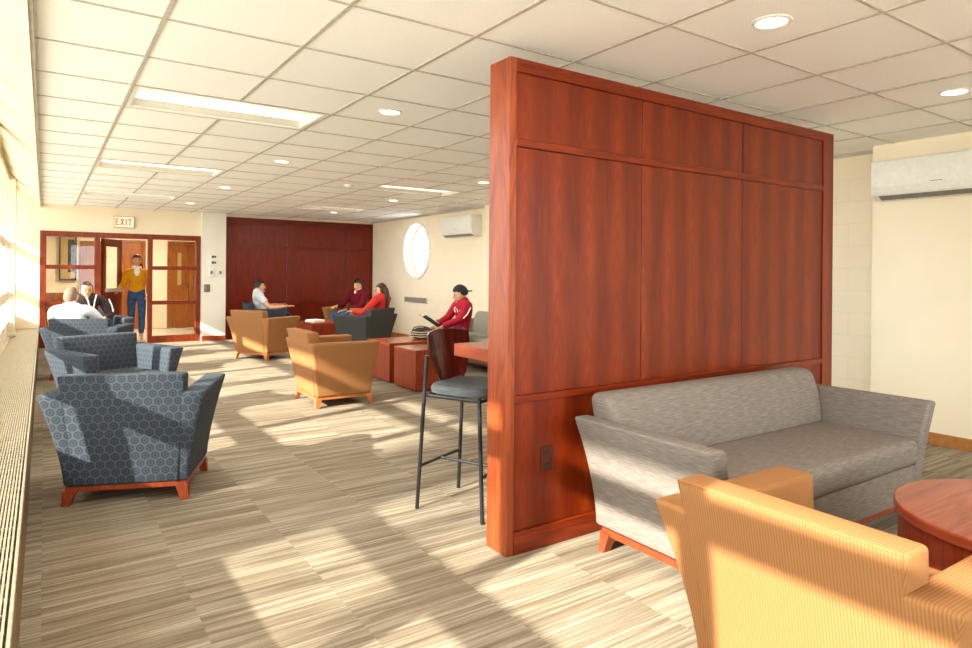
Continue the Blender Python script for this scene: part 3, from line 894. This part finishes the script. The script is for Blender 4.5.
bm = new_bm(); lathe(bm, [(.435, .0), (.435, .42)], 64); finish('drum_base', bm, M_TABLE, rt, True)

# papers and books
def papers(x, y, z, rz, label, n=3, w=.21, d=.28):
    t = thing('paper_stack', label, 'papers', (x, y, z), rz)
    for k in range(n):
        bm = new_bm(); box(bm, -w/2+.008*k, w/2+.008*k, -d/2, d/2, .001+k*.012, .011+k*.012); finish('booklet', bm, M_PAPER, t)
papers(3.93, 11.1, .455, R(15), 'white papers stacked on the dark coffee table near the panelling')

# bag and cup on the side table
t = thing('shoulder_bag', 'dark and cream striped bag slumped on the side table beside the cup', 'bag', (4.01, 7.34, .479), R(-35))
bm = new_bm()
def slouch(v):
    a = math.atan2(v.y, v.x)
    return Vector((v.x*(1+.10*math.sin(3*a+1)), v.y*(1+.12*math.sin(2*a)), v.z*(1+.22*math.sin(4*a+9*v.z)) if v.z > 0 else max(v.z, -.055)))
ell(bm, (0, 0, .060), (.16, .10, .075), 28, 16, 0, fn=slouch); finish('body', bm, M_BAGD, t, True)
for zz in (.035, .065, .092):
    q = math.sqrt(max(.1, 1-((zz-.06)/.075)**2))
    bm = new_bm(); tube(bm, [(.165*q*math.cos(a), .108*q*math.sin(a), zz+.004*math.sin(5*a)) for a in [PI+PI*i/14 for i in range(15)]], .006, 6); finish('stripe', bm, M_BAGL, t, True)
bm = new_bm(); tube(bm, [(-.13, -.03, .09), (-.09, -.06, .15), (0, -.06, .17), (.09, -.06, .15), (.13, -.03, .09)], .007, 6); finish('strap', bm, M_BLACK, t, True)
t = thing('tumbler', 'grey drinking tumbler standing on the side table by the bag', 'cup', (4.13, 7.63, .478))
bm = new_bm(); lathe(bm, [(.028, 0), (.034, .12)], 20); finish('body', bm, M_GREYP, t, True)
bm = new_bm(); lathe(bm, [(.036, .12), (.036, .132), (.02, .14)], 20); finish('lid', bm, M_PLASTIC, t, True)

# ------------------------------------------------------------------ bar stool (faces the counter)
fa = Vector((.181, -.396, 0)).normalized()          # facing direction
st = thing('bar_stool', 'bar stool with curved dark wood back and grey seat at the counter', 'bar stool', (2.02, 3.115, 0), math.atan2(-fa.x, fa.y))
hw_, hd = .205, .215
legs = {}
for sx in (-1, 1):
    for sy in (-1, 1):
        bm = new_bm()
        f = (sx*(hw_+.005), sy*hd, 0); m = (sx*(hw_-.01), sy*(hd-.035), .66)
        pts = [f, m] if sy > 0 else [f, m, (sx*(hw_-.015), -hd+.045, .86)]
        tube(bm, pts, .0115, 10)
        finish('leg', bm, M_BLACK, st, True)
bm = new_bm()
xb = hw_-.004
tube(bm, [(-xb, -hd+.012, .24), (xb, -hd+.012, .24)], .009); tube(bm, [(-xb, hd-.012, .24), (xb, hd-.012, .24)], .009); tube(bm, [(0, -hd+.012, .24), (0, hd-.012, .24)], .009)
finish('footrest', bm, M_BLACK, st, True)
bm = new_bm()
tube(bm, [(-xb+.02, -hd+.035, .635), (xb-.02, -hd+.035, .635), (xb-.02, hd-.035, .635), (-xb+.02, hd-.035, .635), (-xb+.02, -hd+.035, .635)], .010)
finish('seat_frame', bm, M_BLACK, st, True)
bm = new_bm()
secs = []
n = 32
for z, k in ((.648, .90), (.658, 1.0), (.680, 1.02), (.700, .97), (.708, .80), (.711, .4)):
    secs.append([(k*(.212*(abs(math.cos(a))**.55)*(1 if math.cos(a) >= 0 else -1)), k*(.20*(abs(math.sin(a))**.55)*(1 if math.sin(a) >= 0 else -1))+.02, z) for a in [2*PI*i/n for i in range(n)]])
loft(bm, secs); finish('seat', bm, M_GREYSEAT, st, True)
bm = new_bm()     # bent plywood shell, wrapping forward at its sides
rows_o, rows_i = [], []
for zi in range(13):
    q = zi/12; z = .72+.255*q
    w = .125+.083*min(1, q*1.6)**.7
    ro, ri = [], []
    for k in range(13):
        u = -1+2*k/12
        y = -hd+.03-.03*q + .06*abs(u)**2.2
        zz = z - .0 + (.02*(1-u*u) if q > .9 else 0) - (0.03*(1-abs(u)) if q < .05 else 0)
        ro.append((u*w, y-.006, zz)); ri.append((u*w, y+.006, zz))
    rows_o.append(ro); rows_i.append(ri)
secs = [o_ + list(reversed(i_)) for o_, i_ in zip(rows_o, rows_i)]
loft(bm, secs); bmesh.ops.recalc_face_normals(bm, faces=bm.faces)
finish('backrest', bm, M_PLY, st, True)

# ------------------------------------------------------------------ people
def skin_mesh(bmout, verts, edges, radii, root=0, sub=2, mi=0):
    me = bpy.data.meshes.new('tmp'); me.from_pydata([tuple(v) for v in verts], edges, [])
    o = bpy.data.objects.new('tmp', me); COL.objects.link(o)
    m = o.modifiers.new('s', 'SKIN'); m.use_smooth_shade = True
    for i, sv in enumerate(me.skin_vertices[0].data):
        r = radii[i]; sv.radius = r if isinstance(r, tuple) else (r, r); sv.use_root = (i == root)
    s = o.modifiers.new('u', 'SUBSURF'); s.levels = sub; s.render_levels = sub
    dg = bpy.context.evaluated_depsgraph_get(); dg.update()
    ev = o.evaluated_get(dg); res = bpy.data.meshes.new_from_object(ev)
    n0 = len(bmout.faces)
    bmout.from_mesh(res); bmout.faces.ensure_lookup_table()
    for f in bmout.faces[n0:]: f.material_index = mi
    bpy.data.objects.remove(o); bpy.data.meshes.remove(me); bpy.data.meshes.remove(res)

def hand(bm, wrist, elbow, curl=.5, side=1, palm_n=None, mi=0):
    w = Vector(wrist); d = (w-Vector(elbow)).normalized()
    pn = Vector(palm_n) if palm_n else Vector((0, 0, -1))
    pn = (pn - d*pn.dot(d)).normalized()
    s = d.cross(pn).normalized()*side
    V = [w-d*.02, w+d*.035, w+d*.075]; E = [(0, 1), (1, 2)]; Rr = [(.022, .018), (.032, .016), (.036, .014)]
    skin_mesh(bm, V, E, Rr, 0, 1, mi)
    for k, L in zip((-1.5, -.5, .5, 1.5), (.062, .072, .076, .066)):
        b = w + d*.065 + s*(k*.018)
        d1 = (d + pn*.25*curl).normalized(); d2 = (d + pn*1.2*curl).normalized(); d3 = (d + pn*2.6*curl).normalized()
        p = [b, b+d*.025, b+d*.025+d1*L*.42, b+d*.025+d1*L*.42+d2*L*.33, b+d*.025+d1*L*.42+d2*L*.33+d3*L*.25]
        skin_mesh(bm, p, [(0,1),(1,2),(2,3),(3,4)], [.0095,.0095,.009,.0085,.0075], 0, 1, mi)
    b = w + d*.025 + s*.022
    t1 = (d*.75 + s*.8 + pn*.3).normalized(); t2 = (d + s*.3 + pn*.5*curl).normalized()
    skin_mesh(bm, [b, b+t1*.035, b+t1*.035+t2*.028, b+t1*.035+t2*.05], [(0,1),(1,2),(2,3)], [.013,.0115,.010,.008], 0, 1, mi)

def head(bm, c, yaw, pitch, roll=0):
    M = (Matrix.Rotation(yaw, 3, 'Z') @ Matrix.Rotation(pitch, 3, 'X') @ Matrix.Rotation(roll, 3, 'Y'))
    c = Vector(c)
    def fn(v):
        t = v.z/.118
        if t < 0:
            v.x *= 1-.34*(-t)**1.5; 
            if v.y < 0: v.y *= 1-.35*(-t)
            else: v.y *= 1-.05*(-t)
        if v.y > 0: v.y *= .96
        return v
    ell(bm, c, (.074, .094, .118), 24, 18, 0, M, fn)
    P = lambda x, y, z: c + M @ Vector((x, y, z))
    ell(bm, P(0, .094, -.012), (.012, .018, .026), 10, 8, 0, M)          # nose
    ell(bm, P(0, .102, -.026), (.016, .012, .010), 10, 6, 0, M)
    ell(bm, P(0, .074, -.088), (.026, .020, .018), 10, 6, 0, M)          # chin
    for s in (-1, 1):
        ell(bm, P(s*.075, -.008, -.008), (.009, .020, .031), 8, 8, 0, M)  # ear
        ell(bm, P(s*.029, .080, .010), (.013, .009, .007), 8, 6, 1, M)    # eye
        ell(bm, P(s*.029, .083, .030), (.019, .007, .004), 8, 6, 1, M)    # brow
    ell(bm, P(0, .087, -.054), (.022, .008, .005), 10, 6, 2, M)           # mouth
    return M

def hair_cap(bm, c, M, thick=.012, low=-.02, front=.055, fz=.045):
    c = Vector(c); n, m = 28, 18
    def fn(v):
        v = v.copy()
        return v
    rows = []
    vs = {}
    r = (.074+thick, .094+thick, .118+thick)
    for i in range(m+1):
        th = PI*i/m
        for k in range(n):
            ph = 2*PI*k/n
            v = Vector((math.sin(th)*math.cos(ph)*r[0], math.sin(th)*math.sin(ph)*r[1], math.cos(th)*r[2]))
            wob = 1+.02*math.sin(9*ph+3*th)
            vs[i, k] = v*wob
    B = {}
    def keep(v):
        if v.y > front*.2: return v.z > fz + (v.y-.02)*.25
        return v.z > low - (0.035 if v.y < -.03 else 0)
    for i in range(m):
        for k in range(n):
            j = (k+1) % n
            q = [vs[i, k], vs[i+1, k], vs[i+1, j], vs[i, j]]
            cen = sum(q, Vector())/4
            if not keep(cen): continue
            ids = [(i, k), (i+1, k), (i+1, j), (i, j)]
            out = []
            for idd in ids:
                if idd not in B: B[idd] = bm.verts.new(c + M @ vs[idd])
                if B[idd] not in out: out.append(B[idd])
            try: bm.faces.new(out)
            except Exception: pass
    bmesh.ops.remove_doubles(bm, verts=bm.verts, dist=.0005)
    bmesh.ops.recalc_face_normals(bm, faces=bm.faces)
    bmesh.ops.solidify(bm, geom=bm.faces[:], thickness=min(.02, .006+thick))

def person(label, loc, rotz, J, top, legs, shoe, skin=None, hair='short', hairmat=None, sleeve=1.0, head_yaw=0, head_pitch=0, group=None, scale=1.0, curl=.5, female=False, palms=None, build=1.0):
    skin = skin or M_SKIN
    t = thing('person', label, 'person', loc, rotz, group)
    t.scale = (scale,)*3
    b = build
    pelvis, waist, chest, neck, hd_ = [Vector(J[k]) for k in ('pelvis', 'waist', 'chest', 'neck', 'head')]
    keys = ['pelvis', 'waist', 'chest', 'neck']
    V = [pelvis, waist, chest, neck]; E = [(0,1),(1,2),(2,3)]
    Rb = [(.135*b, .10), (.115*b, .085), (.14*b, .095), (.052, .052)]
    V.append(hd_ + Vector((0, 0, -.07))); E.append((3, 4)); Rb.append((.05, .05))
    idx = {}
    for s in 'LR':
        for part, parent, r in (('sho', 2, .056), ('elb', None, .042), ('wri', None, .026)):
            V.append(Vector(J[part+s])); idx[part+s] = len(V)-1; Rb.append(r)
            E.append((parent if parent is not None else len(V)-2, len(V)-1))
        for part, parent, r in (('hip', 0, .085), ('kne', None, .060), ('ank', None, .038), ('toe', None, .030)):
            V.append(Vector(J[part+s])); idx[part+s] = len(V)-1; Rb.append(r)
            E.append((parent if parent is not None else len(V)-2, len(V)-1))
    bm = new_bm()
    skin_mesh(bm, V, E, Rb, 0, 2, 0)
    for s, sd in (('L', -1), ('R', 1)):
        hand(bm, J['wri'+s], J['elb'+s], curl, sd, (palms or {}).get(s))
    M = head(bm, hd_, head_yaw, head_pitch)
    finish('body', bm, [skin, M_EYE, M_LIP], t, True)
    names = {}
    seg = []
    for a, c_ in E: seg.append((a, c_))
    armsets = {}
    for s in 'LR':
        armsets[(idx['sho'+s], idx['elb'+s])] = ('upper',); armsets[(idx['elb'+s], idx['wri'+s])] = ('fore',)
    def classify(p):
        best = (9, None, 0)
        for a, c_ in seg:
            A, B = V[a], V[c_]; d_ = B-A; q = max(0, min(1, (p-A).dot(d_)/d_.length_squared))
            r_ = Rb[a] if isinstance(Rb[a], float) else Rb[a][0]; r2_ = Rb[c_] if isinstance(Rb[c_], float) else Rb[c_][0]
            dd = (p-(A+d_*q)).length - (r_+(r2_-r_)*q)
            if dd < best[0]: best = (dd, (a, c_), q)
        return best[1], best[2]
    toes = [(idx['ank'+s], idx['toe'+s]) for s in 'LR']
    legs_ = [(idx['hip'+s], idx['kne'+s]) for s in 'LR'] + [(0, idx['hip'+s]) for s in 'LR']
    shin = [(idx['kne'+s], idx['ank'+s]) for s in 'LR']
    fore = [(idx['elb'+s], idx['wri'+s]) for s in 'LR']; upper = [(idx['sho'+s], idx['elb'+s]) for s in 'LR'] + [(2, idx['sho'+s]) for s in 'LR']
    ssho = [(2, idx['sho'+s]) for s in 'LR']
    def in_shirt(e, q):
        if e in ((1, 2),) or e in ssho: return True
        if e == (0, 1): return q > .02
        if e == (2, 3): return q < .97
        if e in upper: return sleeve >= .9 or q < .62
        if e in fore: return sleeve >= .9 and q < .90
        return False
    def in_trousers(e, q):
        if e == (0, 1): return q < .45
        if e in legs_: return True
        if e in shin: return q < .93
        return False
    def garment(test, off, name, mat):
        g = new_bm(); skin_mesh(g, V, E, Rb, 0, 2, 0)
        g.normal_update(); nrm = [v.normal.copy() for v in g.verts]
        dele = [f for f in g.faces if not test(*classify(f.calc_center_median()))]
        for v, n_ in zip(g.verts, nrm): v.co += n_*off
        bmesh.ops.delete(g, geom=dele, context='FACES')
        bmesh.ops.smooth_vert(g, verts=[v for v in g.verts if v.is_boundary], factor=.5, use_axis_x=True, use_axis_y=True, use_axis_z=True)
        bmesh.ops.solidify(g, geom=g.faces[:], thickness=.004)
        return finish(name, g, mat, t, True)
    garment(in_trousers, .009, 'trousers', legs)
    garment(in_shirt, .017, 'shirt', top)
    for s in 'LR':
        a_, o_ = Vector(J['ank'+s]), Vector(J['toe'+s])
        d = (o_-a_); d.z = 0; d.normalize()
        bm = new_bm()
        base = min(a_.z, o_.z)-.035
        skin_mesh(bm, [a_ - d*.05 + Vector((0, 0, -.03)), a_ + d*.03 + Vector((0, 0, -.02)), o_ + d*.01, o_ + d*.05], [(0,1),(1,2),(2,3)], [.040, .044, .036, .026], 0, 2, 0)
        finish('shoe', bm, shoe, t, True)
    hm = hairmat or M_HAIR
    if hair in ('short', 'cropped', 'long', 'bun'):
        bm = new_bm(); hair_cap(bm, hd_, M, .012 if hair != 'cropped' else .002, low=.005 if hair == 'short' else -.03, fz=.055 if hair != 'cropped' else .07)
        finish('hair', bm, hm, t, True)
    if hair == 'long':
        bm = new_bm()
        secs = []
        for k in range(9):
            q = k/8
            z = .05-.36*q; w = .085+.035*math.sin(PI*q) - .03*q; y = -.055-.045*math.sin(PI*q*.8)
            secs.append([hd_ + Matrix.Rotation(head_yaw, 3, 'Z') @ Vector((w*math.cos(a)*(1+.08*math.sin(5*a+6*q)), y+(.055-.02*q)*math.sin(a), z)) for a in [2*PI*i/18 for i in range(18)]])
        loft(bm, secs); bmesh.ops.recalc_face_normals(bm, faces=bm.faces); finish('long_hair', bm, hm, t, True)
    return t, M, hd_

def seated(lean=-.12, knee_z=.50, seat=.50, hx=.13, depth=.44, arms=None, sh=.19, headz=1.08, shift=0, foot=.44):
    J = dict(pelvis=(0, -.06, seat), waist=(shift*.3, -.10+lean*.3, seat+.17), chest=(shift*.7, -.10+lean*.8, seat+.36), neck=(shift, -.10+lean, seat+.475), head=(shift, -.07+lean, headz))
    for s, k in (('L', -1), ('R', 1)):
        J['sho'+s] = (shift*.8+k*sh, -.10+lean*.9, seat+.40)
        J['hip'+s] = (k*.09, -.02, seat-.005)
        J['kne'+s] = (k*hx, depth-.02, knee_z); J['ank'+s] = (k*hx, foot, .09); J['toe'+s] = (k*(hx+.02), foot+.13, .045)
    J.update(arms or {})
    return J

# man in pale grey shirt, faces right (+X), arm along the armrest
J = seated(arms=dict(elbL=(-.27, .02, .67), wriL=(-.31, .24, .69), elbR=(.30, .06, .66), wriR=(.30, .33, .685)), headz=1.045, lean=-.05)
person('seated man in a pale grey T-shirt facing right with his arm on the armrest', (3.46, 12.42, 0), R(-104), J, M_LIGHTT, M_DENIMD, M_SHOED, hair='short', sleeve=.5, head_yaw=R(8), curl=.25)
# man in maroon, faces left
J = seated(arms=dict(elbL=(-.25, .05, .66), wriL=(-.08, .28, .60), elbR=(.26, .02, .68), wriR=(.16, .30, .66)), headz=1.05, lean=-.06)
person('seated man in a maroon sweater and blue jeans, white collar showing', (5.06, 12.10, 0), R(112), J, M_MAROON, M_DENIM, M_SHOED, hair='short', head_yaw=R(14), skin=M_SKIN)
bmc = new_bm(); lathe(bmc, [(.078, -.035), (.076, .0), (.062, .02)], 20); ell(bmc, (0, .085, -.055), (.035, .03, .05), 12, 8)
col = finish('collar', bmc, M_PAPER, bpy.data.objects['person.001'], True); col.location = (0, -.16, .985)
# woman with long hair, back to the camera
J = seated(arms=dict(elbL=(-.30, .02, .665), wriL=(-.20, .28, .68), elbR=(.27, .02, .66), wriR=(.12, .26, .62)), headz=1.025, lean=-.06, sh=.165)
person('seated woman in a red top with long brown hair seen from behind', (4.53, 9.93, 0), R(34), J, M_REDS, M_DENIMD, M_SHOED, hair='long', hairmat=M_HAIRB, head_yaw=R(20), female=True, build=.88)
# man with the cap on the grey sofa, reading
J = seated(arms=dict(elbL=(-.23, .04, .70), wriL=(-.12, .27, .60), elbR=(.23, .04, .70), wriR=(.12, .27, .60)), headz=1.03, lean=.02, foot=.40, seat=.49)
pm, M, hc = person('seated man in a crimson jacket and backwards black cap reading a green book', (4.71, 7.62, 0), R(80), J, M_REDJ, M_DENIM, M_SHOED, hair='short', head_pitch=R(-16), head_yaw=R(-14))
bm = new_bm(); hair_cap(bm, hc + Vector((0, -.005, .004)), M, .020, low=.03, fz=.052)
cap = finish('cap', bm, M_CAP, pm, True)
bm = new_bm()
secs = []
for k in range(7):
    q = k/6; y = -.095-.075*q; w = .062*math.sqrt(max(.05, 1-q*q*.8)); z = .022-.02*q
    secs.append([hc + M @ Vector(p) for p in ((-w, y, z), (0, y, z+.012), (w, y, z), (w, y, z-.006), (0, y, z+.006), (-w, y, z-.006))])
loft(bm, secs); bmesh.ops.recalc_face_normals(bm, faces=bm.faces); finish('cap_brim', bm, M_CAP, cap, True)
# pale lettering patches on the jacket
bm = new_bm()
for k in range(5):
    x = -.10+.05*k
    tube(bm, [(x-.012, .030-abs(x)*.35, .79), (x+.012, .032-abs(x)*.35, .83), (x-.006, .026-abs(x)*.35, .86)], .007, 6)
for s in (-1, 1): tube(bm, [(s*.245, -.10, .86), (s*.285, -.04, .78), (s*.283, .02, .72)], .009, 6)
finish('jacket_print', bm, M_PAPER, pm, True)
# green book held in his hands
t = thing('book', 'open dark green book held by the man in the cap', 'book', (4.32, 7.70, .60), R(80))
bm = new_bm()
for s in (-1, 1):
    loft(bm, [[(0, y, z), (s*.15, y, z+.03), (s*.15, y, z+.036), (0, y, z+.006)] for y, z in ((-.10, 0), (.10, .13))])
bmesh.ops.recalc_face_normals(bm, faces=bm.faces); finish('cover', bm, M_GREEN, t)
bm = new_bm()
for s in (-1, 1):
    loft(bm, [[(0, y, z+.007), (s*.14, y, z+.037), (s*.14, y, z+.047), (0, y, z+.02)] for y, z in ((-.095, .003), (.09, .12))])
bmesh.ops.recalc_face_normals(bm, faces=bm.faces); finish('pages', bm, M_PAPER, t)
# balding man, back to camera
J = seated(arms=dict(elbL=(-.27, .0, .67), wriL=(-.28, .24, .68), elbR=(.24, .04, .66), wriR=(.12, .28, .62)), headz=1.0, lean=-.02, shift=-.06, seat=.43)
person('seated balding man in a white shirt seen from behind by the windows', (.36, 9.52, 0), R(-15), J, M_WSHIRT, M_DENIMD, M_SHOED, hair='cropped', hairmat=M_HAIRG, head_yaw=R(-14), head_pitch=R(-4))
# man in dark hooded top facing the camera
J = seated(arms=dict(elbL=(-.26, .06, .66), wriL=(-.12, .28, .63), elbR=(.28, .04, .665), wriR=(.20, .26, .68)), headz=1.035, lean=.10, shift=.05)
pm, M, hc = person('seated man in a dark hooded top with white stripes facing the camera', (.55, 10.98, 0), R(-172), J, M_HOOD, M_DENIMD, M_SHOED, hair='cropped', hairmat=M_HAIRB, head_yaw=R(0), head_pitch=R(-6), build=1.08)
bm = new_bm(); tube(bm, [(-.16, .03, .90), (-.10, -.05, .95), (0, -.10, .955), (.10, -.05, .95), (.16, .03, .90)], [.02, .032, .034, .032, .02], 10); finish('hood', bm, M_HOOD, pm, True)
bm = new_bm()
tube(bm, [(-.07, .07, .97), (-.04, .115, .88), (-.02, .12, .74)], .010, 6); tube(bm, [(.07, .07, .97), (.04, .115, .88), (.02, .12, .74)], .010, 6)
for s in (-1, 1): tube(bm, [(s*.245, .0, .90), (s*.275, .05, .80), (s*.28, .10, .72)], .010, 6)
finish('stripe', bm, M_PAPER, pm, True)
# woman walking in through the door
J = dict(pelvis=(0, 0, .90), waist=(0, 0, 1.06), chest=(0, -.01, 1.25), neck=(0, 0, 1.39), head=(0, .02, 1.51),
         shoL=(-.165, -.01, 1.30), elbL=(-.21, -.04, 1.06), wriL=(-.20, .08, .86),
         shoR=(.165, -.01, 1.30), elbR=(.22, .02, 1.07), wriR=(.30, .18, .98),
         hipL=(-.085, 0, .88), kneL=(-.09, .10, .50), ankL=(-.08, .02, .11), toeL=(-.08, .15, .05),
         hipR=(.085, 0, .88), kneR=(.085, .02, .48), ankR=(.08, -.16, .12), toeR=(.08, -.04, .045))
pm, M, hc = person('woman in a mustard yellow sweater and blue jeans walking in through the doorway', (1.47, 14.05, 0), R(176), J, M_YELLOW, M_DENIM, M_SHOE, hair='bun', hairmat=M_HAIRB, head_yaw=R(10), build=.86, curl=.6)
bm = new_bm(); ell(bm, hc + Vector((-.07, -.07, -.17)), (.045, .04, .13), 12, 10); finish('ponytail', bm, M_HAIRB, pm, True)
bm = new_bm(); lathe(bm, [(.055, .0), (.085, -.02), (.085, -.06), (.05, -.075)], 20); ell(bm, (0, .10, -.11), (.05, .022, .09), 12, 10)
sc2 = finish('scarf', bm, M_PAPER, pm, True); sc2.location = (0, 0, 1.42)

# ------------------------------------------------------------------ light
sun = bpy.data.lights.new('sun', 'SUN'); sun.energy = 15.5; sun.angle = R(.9); sun.color = (1.0, .94, .86)
so = bpy.data.objects.new('sun', sun); COL.objects.link(so)
AZ = R(75)
d = Vector((math.sin(AZ), math.cos(AZ), -.52*math.sin(AZ))).normalized()
so.rotation_euler = d.to_track_quat('-Z', 'Y').to_euler()
so.location = (-5, 3, 5)
w = bpy.data.worlds.new('world'); SC.world = w; w.use_nodes = True
bg = w.node_tree.nodes['Background']; bg.inputs[0].default_value = (.86, .92, 1, 1); bg.inputs[1].default_value = 7.0
def area(x, y, z, sx, sy, e, col=(1, .96, .90)):
    l = bpy.data.lights.new('area', 'AREA'); l.shape = 'RECTANGLE'; l.size = sx; l.size_y = sy; l.energy = e; l.color = col
    o = bpy.data.objects.new('ceiling_area_light', l); COL.objects.link(o); o.location = (x, y, z)
for i, j in troffers: area(GX0+(i+1)*P, GY0+(j+.5)*P, CZ-.006, 1.15, .5, 24)
area(1.6, 15.0, 2.37, .3, .3, 75, (1, .9, .76))  # light of the added hall lamp
for x, y, lb in dls:
    l = bpy.data.lights.new('spot', 'SPOT'); l.energy = 16; l.spot_size = R(110); l.spot_blend = .8; l.color = (1, .95, .88); l.shadow_soft_size = .07
    o = bpy.data.objects.new('downlight_beam', l); COL.objects.link(o); o.location = (x, y, CZ-.02)

# ------------------------------------------------------------------ camera
cam = bpy.data.cameras.new('camera'); co = bpy.data.objects.new('camera', cam); COL.objects.link(co)
cam.sensor_width = 36; cam.lens = 649/972*36; cam.shift_y = -(324-273.8)/972; cam.clip_start = .05
yaw = math.atan2(442, 649)
Mx = Matrix.Rotation(-yaw, 4, 'Z') @ Matrix.Rotation(R(90), 4, 'X') @ Matrix.Rotation(math.atan2(12, 1396), 4, 'Z')
co.matrix_world = Matrix.Translation((0, 0, 1.32)) @ Mx
SC.camera = co
SC.view_settings.view_transform = 'Standard'; SC.view_settings.look = 'None'
SC.view_settings.gamma = 1; SC.view_settings.exposure = 0.30
SC.view_settings.use_curve_mapping = False
SC.cycles.max_bounces = 10; SC.cycles.diffuse_bounces = 6; SC.cycles.transparent_max_bounces = 12
SC.cycles.sample_clamp_indirect = 6
